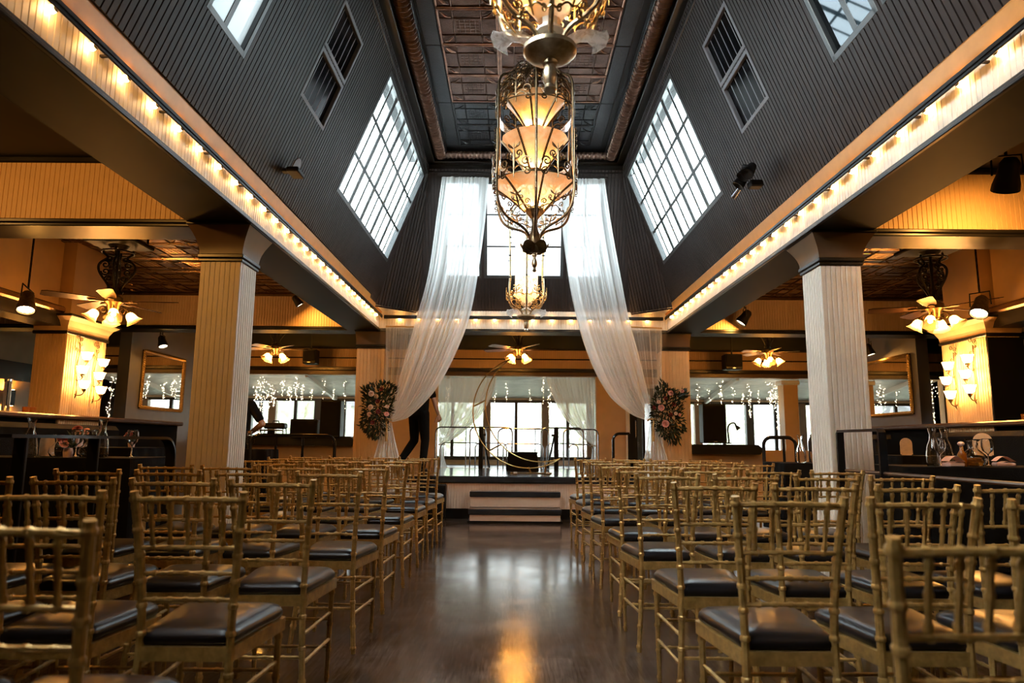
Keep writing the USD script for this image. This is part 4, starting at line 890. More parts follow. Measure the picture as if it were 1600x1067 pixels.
def drape(side, tops, edges, tie, short, tail, lab):
    t = thing('sheer_drape', lab, 'curtain', tie)
    o = np.array(tie)
    rows = [((np.array(a) - o), (np.array(b) - o), f) for a, b, f in edges]
    part(t, 'swag', cloth(rows, 9, .035, 110, 80, 1 if side < 0 else 2), 'voile', True)
    part(t, 'short_panel', cloth([((np.array(a) - o), (np.array(b) - o), f) for a, b, f in short], 8, .018, 70, 40, 3), 'voile2', True)
    part(t, 'tail', cloth([((np.array(a) - o), (np.array(b) - o), f) for a, b, f in tail], 7, .045, 70, 40, 5), 'voile', True)
    m = MB().tube([(0 * side, -.05, .03), (side * .01, -.07, -.02), (0, -.06, -.1)], .012, 6).lathe([(.008, -.1), (.016, -.12), (.013, -.16), (.02, -.2), (.02, -.3), (.0, -.3)], 10, (0, -.06, 0))
    part(t, 'tieback_tassel', m, 'rope'); part(t, 'tieback_band', MB().tube([(-.06, .02, .0), (-.05, -.05, .015), (.0, -.075, .02), (.05, -.05, .015), (.06, .02, 0)], .014, 7), 'rope')
    a, b = np.array(edges[0][0]) - o, np.array(edges[0][1]) - o; m = MB().tube([a + (-.04, 0, .012), b + (.04, 0, .012)], .011, 7)
    for e in (a, b): m.tube([e + (0, 0, .012), e + (0, .14, .012)], .007, 5)
    part(t, 'top_rod', m, 'iron'); part(t, 'tieback_hook', MB().tube([(0, -.03, .0), (side * .05, .1, .02), (side * .1, .16, .02)], .008, 6), 'rope')
    part(t, 'curtain_rod', MB().tube([np.array(short[0][0]) - o + (0, -.01, .01), np.array(short[0][1]) - o + (0, -.01, .01)], .012, 6), 'rope')
def pxY(x, y, Y):
    d = FW + RT * (x - 800) / 1070. - UP * (y - 533.5) / 1070.; return EYE + d * (Y - EYE[1]) / d[1]
def E(l, r, ya, yb, f): return (pxY(*l, ya), pxY(*r, yb), f)
drape(-1, 0, [E((690, 276), (764, 277), 9.32, 9.32, .5), E((682, 335), (759, 335), 9.37, 9.37, .9), E((669, 425), (748, 420), 9.45, 9.42, 1.1), E((652, 490), (735, 490), 9.65, 9.6, 1.2), E((632, 560), (712, 552), 9.85, 9.72, 1.1), E((615, 620), (676, 615), 9.95, 9.82, .8), E((606, 650), (632, 655), 9.96, 9.9, .35), E((603, 656), (613, 659), 9.97, 9.94, .15)],
      pxY(606, 657, 9.95), [E((603, 511), (650, 512), 10.04, 10.04, .6), E((603, 570), (640, 570), 10.03, 10.0, .9), E((603, 630), (622, 632), 10.0, 9.97, .6), E((602, 656), (611, 658), 9.98, 9.97, .2)],
      [E((600, 658), (612, 660), 9.96, 9.96, .2), E((590, 692), (618, 692), 9.95, 9.93, .8), E((579, 730), (628, 730), 9.86, 9.84, 1.), E((560, 800), (648, 803), 9.84, 9.82, 1.2)],
      'white sheer drape swept left from the end window, tied with a tassel')
drape(1, 0, [E((882, 279), (945, 279), 9.32, 9.32, .5), E((878, 335), (953, 335), 9.37, 9.37, .9), E((888, 430), (969, 425), 9.42, 9.45, 1.1), E((902, 500), (982, 492), 9.6, 9.65, 1.2), E((926, 572), (1000, 560), 9.72, 9.85, 1.1), E((958, 625), (1014, 620), 9.82, 9.95, .8), E((996, 652), (1020, 650), 9.9, 9.96, .35), E((1014, 657), (1023, 655), 9.94, 9.97, .15)],
      pxY(1019, 657, 9.95), [E((984, 512), (1034, 514), 10.04, 10.04, .6), E((994, 570), (1034, 570), 10.0, 10.03, .9), E((1008, 630), (1032, 630), 9.97, 10.0, .6), E((1016, 656), (1026, 656), 9.97, 9.98, .2)],
      [E((1015, 658), (1026, 658), 9.96, 9.96, .2), E((1011, 692), (1036, 692), 9.93, 9.95, .8), E((1004, 730), (1047, 730), 9.84, 9.86, 1.), E((985, 803), (1062, 800), 9.82, 9.84, 1.2)],
      'white sheer drape swept right from the end window, tied beside the tall bouquet')
def vcurtain(lab, rows, loc):
    o = np.array(loc); t = thing('veranda_curtain', lab, 'curtain', loc)
    part(t, 'sheer', cloth([((a - o), (b - o), f) for a, b, f in rows], 10, .03, 90, 60, 4), 'voile', True)
    part(t, 'tieback', MB().tube([(-.07, 0, 0), (0, -.08, .01), (.07, 0, 0)], .012, 6), 'white')
    return t
vcurtain('white sheer curtain gathered to the left side of the stage opening', [E((684, 590), (776, 590), 13.5, 13.5, .8), E((686, 640), (757, 640), 13.5, 13.45, 1.2), E((686, 676), (714, 682), 13.5, 13.4, 1.), E((686, 694), (694, 696), 13.48, 13.4, .4), E((686, 712), (694, 712), 13.48, 13.42, .6), E((684, 732), (700, 732), 13.48, 13.42, .9)], pxY(690, 695, 13.45))
vcurtain('white sheer curtain gathered to the right side of the stage opening', [E((853, 590), (931, 590), 13.5, 13.5, .8), E((874, 640), (931, 640), 13.45, 13.5, 1.2), E((908, 682), (931, 678), 13.4, 13.5, 1.), E((925, 698), (931, 696), 13.4, 13.48, .4), E((924, 712), (932, 712), 13.42, 13.48, .6), E((920, 735), (934, 734), 13.42, 13.48, .9)], pxY(927, 697, 13.45))

# ---------------------------------------------------------------- flower bouquets
def leaf(mb, c, d, L, w, r):
    d = d / np.linalg.norm(d); s = np.cross(d, [r.uniform(-1, 1), r.uniform(-1, 1), r.uniform(-1, 1)]); s /= np.linalg.norm(s) + 1e-9; n = np.cross(s, d)
    c = np.asarray(c); mb.add([c, c + d * L * .45 + s * w + n * w * .3, c + d * L + n * -.12 * L, c + d * L * .45 - s * w + n * w * .3, c + d * L * .5], [(0, 1, 4), (1, 2, 4), (2, 3, 4), (3, 0, 4)])
def rose(mb, c, r, f, rn):
    f = np.asarray(f, float) / np.linalg.norm(f); T = aim(c, f)
    for k, (rr, hh, n) in enumerate(((.3, .75, 3), (.55, .62, 4), (.8, .42, 5), (1., .2, 6))):
        for i in range(n):
            a0 = i * 2 * PI / n + k * .7; aa = np.linspace(a0 - PI / n * 1.25, a0 + PI / n * 1.25, 6)
            G = [[(r * q * rr * math.cos(a) * (1 + .05 * k), r * q * rr * math.sin(a) * (1 + .05 * k), r * hh * (h0 if abs(a - a0) < 1.2 else h0 * .8)) for a in aa] for q, h0 in ((.25, -.2), (.8, .45), (1., 1.), (1.14, 1.02 - .1 * k))]
            mb.grid(np.array(G) @ T[:3, :3].T + T[:3, 3])
def bouquet(lab, cpx, outline, roses, seed):
    rn = random.Random(seed); o = pxY(*cpx, 9.86); t = thing('flower_bouquet', lab, 'flowers', o); poly = Polygon(outline); m, m2, st = MB(), MB(), MB(); k = 0
    while k < 900:
        x = rn.uniform(poly.bounds[0], poly.bounds[2]); y = rn.uniform(poly.bounds[1], poly.bounds[3])
        from shapely.geometry import Point
        if not poly.contains(Point(x, y)): continue
        ed = poly.exterior.distance(Point(x, y)); dep = min(.12, ed * .012) ; k += 1
        p = pxY(x, y, 9.97 - rn.random() * (dep + .04)) - o; d = np.array([p[0] * 1.1 + rn.gauss(0, .1), -abs(rn.gauss(.08, .12)), p[2] * .9 + rn.gauss(0, .12)])
        leaf(m if k % 4 else m2, p, d, rn.uniform(.05, .10), rn.uniform(.009, .019), rn)
    for i in range(16):
        a = rn.random() * 2 * PI; x = cpx[0] + 14 * math.cos(a); y = cpx[1] + 30 * math.sin(a); e = poly.exterior.interpolate(rn.random(), normalized=True)
        st.tube([pxY(x, y, 9.93) - o, pxY(e.x, e.y, 9.93) - o], [.004, .002], 4)
    part(t, 'foliage', m, 'leafdark', False, kind='stuff'); part(t, 'light_foliage', m2, 'leaf', False, kind='stuff'); part(t, 'stems', st, 'leafdark', kind='stuff')
    for x, y, r, c in roses:
        q = MB(); rose(q, pxY(x, y, 9.80) - o, r * .82, (rn.gauss(0, .3), -1, rn.gauss(.1, .3)), rn); part(t, 'rose', q, c, True, label={'rosepink': 'pink rose', 'roseblush': 'blush rose', 'rosered': 'burgundy rose'}[c])
bouquet('wide flower bouquet of dark leaves and blush roses tied at the left drape', (590, 640), [(566, 612), (574, 604), (588, 600), (602, 597), (612, 603), (620, 608), (614, 622), (611, 642), (606, 660), (602, 672), (594, 682), (580, 682), (572, 672), (565, 664), (570, 648), (567, 632), (570, 622)],
        [(580, 615, .04, 'roseblush'), (588, 619, .03, 'roseblush'), (579, 636, .037, 'roseblush'), (577, 647, .032, 'roseblush'), (605, 635, .03, 'roseblush'), (604, 647, .036, 'rosepink'), (591, 643, .034, 'rosered'), (590, 627, .03, 'rosered'), (596, 608, .028, 'rosered'), (582, 660, .03, 'rosered')], 21)
bouquet('tall flower bouquet of dark leaves and pink roses tied at the right drape', (1043, 645), [(1026, 610), (1034, 597), (1041, 604), (1048, 610), (1058, 614), (1068, 610), (1073, 618), (1066, 630), (1063, 650), (1070, 668), (1062, 674), (1060, 692), (1050, 692), (1040, 684), (1030, 676), (1024, 664), (1018, 650), (1020, 632)],
        [(1033, 637, .045, 'rosepink'), (1040, 662, .048, 'rosepink'), (1048, 614, .036, 'rosepink'), (1029, 628, .028, 'roseblush'), (1056, 646, .026, 'roseblush'), (1066, 611, .026, 'rosepink'), (1062, 648, .022, 'rosepink'), (1048, 648, .03, 'rosered'), (1022, 637, .028, 'rosered'), (1040, 622, .028, 'rosered'), (1053, 632, .03, 'rosered')], 22)
# ---------------------------------------------------------------- people
def hullchain(js, sub=24):
    """js: list of chains, each a list of (point, radius); hull of neighbouring spheres, joined"""
    ms = []
    for ch in js:
        for (a, ra), (b, rb) in zip(ch, ch[1:]):
            ms.append(m3.Manifold.batch_hull([m3.Manifold.sphere(ra, sub).translate(tuple(map(float, a))), m3.Manifold.sphere(rb, sub).translate(tuple(map(float, b)))]))
    return m3.Manifold.batch_boolean(ms, m3.OpType.Add)
def smooth(man, l=.016, it=12):
    m = man.refine_to_length(l).to_mesh(); t = trimesh.Trimesh(m.vert_properties[:, :3], m.tri_verts); t.merge_vertices()
    trimesh.smoothing.filter_taubin(t, .5, .53, it); return MB().tm(t)
def hand(wrist, d, side, palm_n):
    """palm, four curled fingers and a thumb; d points from the wrist to the knuckles"""
    d = np.asarray(d, float) / np.linalg.norm(d); n = np.asarray(palm_n, float); n = n - d * (n @ d); n /= np.linalg.norm(n); s = np.cross(d, n) * side; w = np.asarray(wrist, float); ch = []
    for i, (off, L) in enumerate(((-.03, .068), (-.01, .078), (.011, .073), (.03, .057))):
        k = w + d * .088 + s * off; ch.append([(w + s * off * .45 + d * .015, .015), (k, .0115)])
        p1 = k + (d * .85 + n * .3) * L * .45; p2 = p1 + (d * .45 + n * .75) * L * .32; p3 = p2 + (d * .05 + n * .9) * L * .25; ch.append([(k, .0098), (p1, .0088), (p2, .0082), (p3, .0074)])
    b = w + d * .028 - s * .024; ch.append([(b, .014), (b + (d * .55 - s * .6 + n * .3) * .036, .0115), (b + (d * .9 - s * .75 + n * .5) * .055, .0098), (b + (d * 1.25 - s * .7 + n * .75) * .068, .0085)])
    return ch
def person(label, loc, rz, J, top, trouser, hairm='hair'):
    """J: joints in local coordinates (faces +y): hip, chest, neck, head, and per side shoulder, elbow, wrist, knee, ankle"""
    t = thing('person', label, 'person', loc, rz); V = {k: np.array(v, float) for k, v in J.items()}; up = V['head'] - V['neck']; up /= np.linalg.norm(up)
    H = V['head']; body = [[(V['neck'] - up * .06, .06), (V['neck'] + up * .02, .054), (H - up * .05, .06)], [(H - up * .055 + (0, .035, 0), .052), (H + (0, -.01, .03), .086), (H + (0, -.035, .03), .084)], [(H - up * .085 + (0, .055, 0), .03), (H + (0, .05, 0), .058)],
                          [(H + (0, .085, .008), .012), (H + (0, .112, -.022), .012)], [(H + (-.02, .088, -.056), .008), (H + (.02, .088, -.056), .008)]]
    for s in (-1, 1): body.append([(H + (s * .082, -.005, -.01), .016), (H + (s * .086, -.012, .03), .017)])
    for s, q in ((-1, 'l'), (1, 'r')):
        e, w = V['elbow_' + q], V['wrist_' + q]; body.append([(V['shoulder_' + q], .05), (e, .038), (e + (w - e) * .3, .04), (w, .025)])
        body += hand(w, w - e, s, (-s, .35, 0))
    part(t, 'body', smooth(hullchain(body), .013, 8), 'skin', True)
    for s in (-1, 1): part(t, 'eye', MB().sphere(H + (s * .031, .083, .018), .0115, 1), 'white', True)
    hair = [[(H + (0, -.02, .055), .092), (H + (0, -.055, .02), .082)], [(H + (0, .03, .085), .05), (H + (0, -.03, .07), .085)], [(H + (0, -.07, -.02), .06), (H + (0, -.06, .02), .075)]]
    part(t, 'hair', smooth(hullchain(hair), .014, 6), hairm, True)
    hip, ch = V['hip'], V['chest']; sh = [(V['shoulder_l'], .062), (V['shoulder_r'], .062)]
    tor = [[(hip + (-.065, 0, .02), .105), (hip + (.065, 0, .02), .105)], [(hip + (-.06, 0, .03), .105), (ch + (-.065, 0, 0), .115)], [(hip + (.06, 0, .03), .105), (ch + (.065, 0, 0), .115)], [(ch + (-.065, 0, 0), .115), (ch + (.065, 0, 0), .115)], [(ch, .12), (V['neck'] - up * .07, .07)], [sh[0], (ch + (-.04, 0, .02), .1)], [sh[1], (ch + (.04, 0, .02), .1)], [sh[0], (V['neck'] - up * .06, .058), sh[1]]]
    for q in 'lr': e = V['elbow_' + q]; a = V['shoulder_' + q]; tor.append([(a, .066), (a + (e - a) * .72, .056)])
    part(t, 'shirt', smooth(hullchain(tor), .02, 12), top, True)
    leg = [[(hip + (-.07, 0, -.01), .112), (hip + (.07, 0, -.01), .112)]]
    for s, q in ((-1, 'l'), (1, 'r')):
        k, a = V['knee_' + q], V['ankle_' + q]; leg.append([(hip + (s * .085, 0, -.03), .1), (k, .068), (k + (a - k) * .35, .064), (a, .05)])
    part(t, 'trousers', smooth(hullchain(leg), .02, 10), trouser, True)
    for q in 'lr':
        a = V['ankle_' + q].copy(); f = np.array([0, 1., 0]) if 'toe_' + q not in V else V['toe_' + q] - a; f = np.array([f[0], f[1], 0]); f /= np.linalg.norm(f)
        z = a[2] - .05; sole = np.array([a[0], a[1], 0]); part(t, 'shoe', smooth(hullchain([[(sole - f * .04 + (0, 0, z + .0), .036), (sole + f * .08 + (0, 0, z - .006), .034), (sole + f * .155 + (0, 0, z - .012), .026)], [(a - (0, 0, .02), .046), (sole + (0, 0, z), .038)]]).trim_by_plane((0, 0, 1), max(0., z - .036)), .014, 3), 'black', True)
    return t
person('person in black clothes standing on the stage behind the left drape, one arm hanging', (-1.52, 11.0, .6), -.5,
       dict(hip=(0, 0, .93), chest=(0, .0, 1.27), neck=(0, .01, 1.47), head=(0, .04, 1.62), shoulder_l=(-.18, 0, 1.40), shoulder_r=(.18, 0, 1.40), elbow_l=(-.24, .02, 1.12), elbow_r=(.27, .03, 1.13), wrist_l=(-.2, .16, .93), wrist_r=(.29, .12, .92), knee_l=(-.15, .1, .5), knee_r=(.10, .05, .5), ankle_l=(-.34, -.08, .1), ankle_r=(.11, -.02, .085)), 'blackcloth', 'blackcloth')
person('person in a black short-sleeved shirt, back to us, elbow out, behind the left column', (-3.72, 9.2, .17), .3,
       dict(hip=(0, -.02, .93), chest=(0, .04, 1.25), neck=(0, .09, 1.43), head=(0, .15, 1.56), shoulder_l=(-.18, .05, 1.38), shoulder_r=(.18, .05, 1.38), elbow_l=(-.3, .08, 1.12), elbow_r=(.34, .02, 1.13), wrist_l=(-.15, .3, 1.0), wrist_r=(.17, .24, 1.0), knee_l=(-.1, .02, .5), knee_r=(.1, .05, .5), ankle_l=(-.11, -.04, .085), ankle_r=(.11, .03, .085)), 'blackcloth', 'blackcloth')

# ---------------------------------------------------------------- mirrors
def mirror(label, loc, rz, w, h):
    t = thing('mirror', label, 'mirror', loc, rz); fr = .075     # local: in the plane x = 0, facing +x, base at z = 0
    part(t, 'glass', MB().box(.01, .016, -w / 2 + .03, w / 2 - .03, .03, h - .03), 'mirror', False); part(t, 'back', MB().box(.0, .01, -w / 2 + .02, w / 2 - .02, .02, h - .02), 'black')
    def side(a, b):
        a, b = np.array(a, float), np.array(b, float); L = np.linalg.norm(b - a); u = (b - a) / L; m = MB(); n = int(L / .034)
        m.tube([a, b], .024, 8)
        for i in range(n):
            c = a + u * (i + .5) * L / n; d = u * .016 + np.cross([1, 0, 0], u) * .028; m.tube([c - d + (.014, 0, 0), c + (.026, 0, 0), c + d + (.014, 0, 0)], [.006, .011, .006], 6)
        return m
    y, z0, z1 = w / 2 - fr / 2, fr / 2, h - fr / 2
    for a, b in (((.018, -y, z0), (.018, y, z0)), ((.018, -y, z1), (.018, y, z1)), ((.018, -y, z0), (.018, -y, z1)), ((.018, y, z0), (.018, y, z1))): part(t, 'frame_side', side(a, b), 'goldframe')
    return t
mirror('gilt-framed mirror with twisted rim on the left grey wall panel, reflecting fairy lights', (-5.918, 11.49, 1.545), 0, 1.42, .97)
mirror('gilt-framed mirror with twisted rim on the right grey wall panel, reflecting fairy lights', (6.178, 11.35, 1.55), PI, 1.5, .98)

# ---------------------------------------------------------------- side tables and tableware
def table(label, loc, w, d, h, rz=0.):
    t = thing('draped_table', label, 'table', loc, rz); m = MB(); n = 80; a = np.linspace(0, 1, n, endpoint=False); sq = Polygon([(-w / 2, -d / 2), (w / 2, -d / 2), (w / 2, d / 2), (-w / 2, d / 2)]).buffer(-.03).buffer(.03)
    e = np.array([sq.exterior.interpolate(q, normalized=True).coords[0] for q in a]); c = e / np.linalg.norm(e, axis=1, keepdims=True); rows = []
    for k, z in enumerate((h, h - .01, h * .7, h * .35, .02)): rows.append(np.c_[e + c * ((.0, .006, .02, .03, .04)[k] + (.018 * k / 4) * np.sin(a * 2 * PI * 14)[:, None]), np.full(n, z)])
    rows.insert(0, np.c_[e * .001, np.full(n, h)]); G = np.array(rows); ccw = np.sum(e[:, 0] * np.roll(e[:, 1], -1) - e[:, 1] * np.roll(e[:, 0], -1)) > 0
    part(t, 'cloth', MB().grid(G[:, ::-1] if ccw else G, closed=True), 'blackcloth', 40)
    part(t, 'leg', MB().box(-w / 2 + .06, -w / 2 + .1, -.03, .03, 0, h - .03), 'iron'); part(t, 'leg', MB().box(w / 2 - .1, w / 2 - .06, -.03, .03, 0, h - .03), 'iron'); return t
ZP = .17
TL1 = ((-3.55, 4.62), .94); table('black-draped table with carafes and glasses beside the left chairs', (-3.58, 5.42, ZP), 1.5, .62, .765)
table('black-draped table with a flower jar, farther back on the left beside the dark knee wall', (-3.85, 6.55, ZP), .8, .6, .83)
table('black-draped table with carafes and flowers beside the right chairs', (3.6, 5.42, ZP), 1.4, .62, .755)
table('black-draped table with a menu card, farther back on the right beside the dark knee wall', (3.85, 6.5, ZP), .8, .6, .82)
table('black-draped table of glassware behind the right column', (3.28, 7.55, ZP), .95, .6, .72)
table('small black-draped table beside the person behind the left column', (-3.3, 8.62, ZP), .6, .44, .80)
def turned(name, label, cat, loc, prof, m='glass', group=None, n=20, extra=None, th=.003):
    t = thing(name, label, cat, loc, 0, group); prof = [tuple(p) for p in prof]
    inner = [(max(r - th, .0008), z + (th if i == 0 else 0)) for i, (r, z) in enumerate(prof)]; part(t, 'vessel', MB().lathe(prof + inner[::-1], n), m, True)
    if extra: part(t, *extra)
    return t
SC = 1.18
sc = lambda P: [(r * SC, z * SC) for r, z in P]
CAR = [(.0, 0), (.042, .0), (.046, .02), (.044, .08), (.036, .13), (.022, .165), (.018, .2), (.026, .235), (.03, .25)]
STEM = [(.0, 0), (.033, .002), (.006, .008), (.004, .07), (.006, .078), (.03, .1), (.038, .13), (.036, .16), (.031, .18)]
TUMB = [(.0, 0), (.03, .0), (.033, .05), (.036, .1)]
DEC = [(.0, 0), (.045, .002), (.06, .03), (.055, .06), (.03, .085), (.018, .1), (.022, .13), (.04, .145)]
CAR, STEM, TUMB, DEC = map(sc, (CAR, STEM, TUMB, DEC))
def tl(px, y): return (pxY(px, 700, y)[0], y)
tz = ZP + .766
for px, y, k, lab in ((46, 5.3, CAR, 'tall clear glass carafe at the left end of the left table'), (158, 5.34, CAR, 'tall clear glass carafe at the right end of the left table')):
    turned('carafe', lab, 'carafe', (*tl(px, y), tz), k)
turned('decanter', 'small clear decanter in front of the wooden menu card on the left table', 'decanter', (*tl(92, 5.38), tz), DEC); turned('decanter', 'small clear decanter just left of the right carafe on the left table', 'decanter', (*tl(139, 5.22), tz), DEC)
turned('wine_glass', 'stemmed glass right of the red flowers on the left table', 'glass', (*tl(119, 5.36), tz), STEM); turned('wine_glass', 'stemmed glass behind the right carafe on the left table', 'glass', (*tl(140, 5.55), tz), STEM); turned('wine_glass', 'lone stemmed glass right of the railing post on the left table', 'glass', (*tl(206, 5.4), tz), STEM)
def card(label, loc, rz, w=.1, h=.16):
    t = thing('menu_card', label, 'menu card', loc, rz); P = Polygon([(-w / 2, 0), (w / 2, 0), (w / 2, h - w / 2)] + [(w / 2 * math.cos(a), h - w / 2 + w / 2 * math.sin(a)) for a in np.linspace(0, PI, 14)]); part(t, 'board', MB().poly(P, .006, frame((0, 0, .008), (1, 0, 0), (0, 0, 1))), 'card'); part(t, 'foot', MB().box(-w * .4, w * .4, -.03, .02, 0, .01, .003), 'card'); return t
card('arched wooden menu card standing on the left table', (*tl(73, 5.48), tz), .55)
def posy(label, loc, cols, seed, s=1.):
    rn = random.Random(seed); t = thing('posy', label, 'flowers', loc); part(t, 'jar', MB().lathe([(0, 0), (.03 * s, 0), (.035 * s, .04 * s), (.028 * s, .07 * s), (.0, .068 * s)], 12), 'linen'); m = MB()
    for i in range(34): leaf(m, (rn.gauss(0, .02 * s), rn.gauss(0, .02 * s), .07 * s), np.array([rn.gauss(0, .5), rn.gauss(0, .5), .7]), .07 * s, .012, rn)
    part(t, 'foliage', m, 'leaf', False, kind='stuff')
    for i, c in enumerate(cols): q = MB(); rose(q, (rn.gauss(0, .03 * s), -.02 + rn.gauss(0, .02 * s), .12 * s + rn.uniform(-.02, .02)), .026 * s, (rn.gauss(0, .4), -.6, .6), rn); part(t, 'bloom', q, c, True)
posy('small posy with a red bloom among the glasses on the left table', (*tl(107, 5.22), tz), ['rosered', 'rosepink'], 5); posy('orange-red posy in a jar on the farther left table', (-4.1, 6.5, ZP + .832), ['rosered', 'roseblush', 'rosepink'], 6, 1.3); posy('red posy on the farther left table, right of the tall carafe', (-3.62, 6.55, ZP + .832), ['rosered', 'rosepink'], 8, .9)
tz2 = ZP + .756
turned('carafe', 'tall clear carafe at the left end of the right table, leftmost of the pair', 'carafe', (*tl(1458, 5.34), tz2), CAR); turned('carafe', 'tall clear carafe at the left end of the right table, rightmost of the pair', 'carafe', (*tl(1477, 5.45), tz2), CAR)
turned('wine_glass', 'stemmed glass between the two carafes on the right table', 'glass', (*tl(1468, 5.16), tz2), STEM); turned('wine_glass', 'stemmed glass right of the round decanter on the right table', 'glass', (*tl(1543, 5.5), tz2), STEM)
turned('decanter', 'round decanter with sprig and amber liquid on the right table', 'decanter', (*tl(1520, 5.35), tz2), [(r * 1.25, z * 1.2) for r, z in DEC], extra=('liquid', MB().lathe([(0, .006), (.05, .008), (.066, .035), (.05, .065), (0, .066)], 18), 'amberliquid'))
turned('bottle', 'amber bottle with a yellow bloom on the right table', 'bottle', (*tl(1502, 5.28), tz2), [(.0, 0), (.03, 0), (.032, .09), (.014, .12), (.013, .15)], 'amberliquid', extra=('bloom', MB().sphere((0, 0, .17), .024, 2, (1, 1, .7)), 'roseblush'))
def napkin(label, loc, rz):
    t = thing('folded_napkin', label, 'napkin', loc, rz); m = MB(); x = np.linspace(-.07, .07, 12)
    for k in range(3): m.grid(np.array([[(q, y, .012 + k * .018 + .01 * math.sin(q * 40 + k) + .02 * (1 - (q / .07) ** 2) * (k == 2)) for q in x] for y in np.linspace(-.04, .04, 5)]))
    part(t, 'folded_cloth', m.box(-.07, .07, -.04, .04, .0, .03, .008), 'linen')
napkin('folded pink napkin next to the carafes on the right table', (*tl(1487, 5.18), tz2), .2); napkin('folded pink napkin at the right end of the right table', (*tl(1566, 5.35), tz2), -.15)
card('large arched menu card on the farther right table', (pxY(1556, 690, 6.3)[0] - .12, 6.3, ZP + .822), -.5, .15, .2); card('small arched menu card by the right column, on the farther right table', (3.62, 6.4, ZP + .822), -.5, .1, .15)
turned('tumbler', 'tumbler left of the large menu card on the farther right table', 'glass', (pxY(1540, 690, 6.25)[0] - .12, 6.25, ZP + .822), TUMB)
tz3 = ZP + .721
for i, (dx, dy, k) in enumerate(((-.22, -.1, CAR), (-.1, -.15, TUMB), (0, -.05, TUMB), (.1, -.16, TUMB), (.2, -.08, STEM), (.28, .02, CAR))): turned('glassware', 'clear glass on the table behind the right column, %s from the left' % ORD[i], 'glass', (3.28 + dx, 7.5 + dy, tz3), k)
turned('pitcher', 'clear glass water pitcher on the small table behind the left column', 'pitcher', (-3.32, 8.58, ZP + .802), [(.0, 0), (.06, 0), (.068, .08), (.06, .17), (.065, .22)], extra=('handle', MB().tube([(.06, 0, .18), (.11, 0, .16), (.11, 0, .08), (.065, 0, .05)], .007, 6), 'glass'))
vg = 'tall glass cylinders on the left counter'
for i in range(8):
    y = 5.95 + i * .10; turned('glass_cylinder_vase', 'tall glass cylinder on the left counter cap, %s from the camera' % ORD[i], 'vase', (-5.0 + (i % 2) * .07, y, 1.335), [(.0, 0), (.033, 0), (.033, .24 + .05 * ((i * 5) % 3) / 2)], group=vg, th=.004, extra=('rim', MB().lathe([(.034, .235 + .05 * ((i * 5) % 3) / 2), (.037, .24 + .05 * ((i * 5) % 3) / 2), (.034, .262 + .05 * ((i * 5) % 3) / 2), (.028, .25 + .05 * ((i * 5) % 3) / 2)], 14), 'chrome'))
for i, (x, y) in enumerate(((-4.98, 7.0), (-4.98, 7.1), (4.98, 6.72), (4.98, 6.5))): turned('votive', 'small amber votive glass on the %s counter cap beside the pier, %s from the camera' % ('left' if x < 0 else 'right', ('first', 'second')[i % 2]), 'candle holder', (x, y, 1.335), [(0, 0), (.03, 0), (.034, .06)], 'amberliquid')
# ---------------------------------------------------------------- black railings beside the platforms
def band(mb, pts, wx, th):
    """a flat bar bent in the plane x = const: wx wide along x, th thick"""
    P = np.array(pts, float); t = np.gradient(P, axis=0); t /= np.linalg.norm(t, axis=1, keepdims=True); n = np.cross(t, [1., 0, 0]) * th / 2; w = np.array([wx / 2, 0, 0])
    mb.grid(np.stack([P - w - n, P + w - n, P + w + n, P - w + n], 1), closed=True); k = len(P) * 4
    return mb.add([P[0] - w - n[0], P[0] + w - n[0], P[0] + w + n[0], P[0] - w + n[0]], [(3, 2, 1, 0)]).add([P[-1] - w - n[-1], P[-1] + w - n[-1], P[-1] + w + n[-1], P[-1] - w + n[-1]], [(0, 1, 2, 3)])
def aisle_rail(label, pts, loc, posts, wx=.07, m='blackgloss', bar=None):
    t = thing('aisle_railing', label, 'railing', loc); part(t, 'top_bar', band(MB(), pts, wx, .018), m, 30)
    for p in posts: part(t, 'post', MB().box(p[0] - .035, p[0] + .035, p[1] - .012, p[1] + .012, 0, p[2], .005), 'black')
    if bar: part(t, 'lower_bar', MB().tube(bar, .012, 8), 'bladewood')
bend = lambda y0, y1, h: [(0, y0, h)] + [(0, y1 - .14 + .14 * math.sin(a), h - .14 + .14 * math.cos(a)) for a in np.linspace(0, PI / 2, 9)] + [(0, y1, .4), (0, y1, .0)]
aisle_rail('long black railing with a bent end beside the left chairs', bend(0, 1.72, 1.085), (-2.58, 3.5, 0), [(0, .12, 1.08), (0, .75, 1.08)])
aisle_rail('black square-ended railing with a lower handrail, in front of the right column', [(0, .57, 0), (0, .57, 1.16), (0, .56, 1.175), (0, .02, 1.175), (0, 0, 1.16), (0, 0, 0)], (2.36, 4.44, 0), [], .05, bar=[(0, -1.8, 0), (0, -1.8, .88), (0, -1.78, .90), (0, .5, .90)])
for sx, y0, y1, lab in ((-1, 4.6, 8.3, 'left'), (1, 4.5, 7.95, 'right')):
    t = thing('booth_bench', 'black padded booth bench against the dark knee wall on the %s' % lab, 'bench', (sx * 4.86, (y0 + y1) / 2, ZP)); d = (y1 - y0) / 2
    part(t, 'back', MB().box(*sorted((0, -sx * .14)), -d, d, 0, 1.06, .05), 'blackcloth'); part(t, 'seat', MB().box(*sorted((-sx * .14, -sx * .46)), -d, d, .0, .42, .04), 'blackcloth')
rail('black-framed tube railing at the back right, by the veranda sill', (3.3, 8.6, .17), .4, 1.0, mid=False, posts=(.05,), m='blackgloss', r=.022)
rail('black-framed tube railing on the right, joined to the dark ledge', (3.9, 8.4, .17), .62, 1.03, mid=False, posts=(-.05,), m='blackgloss', r=.022)
rail('black-framed tube railing on the left in front of the veranda sill', (-2.62, 8.2, 0), 1.0, 1.14, mid=False, posts=(-.2, .12), m='blackgloss', r=.02)
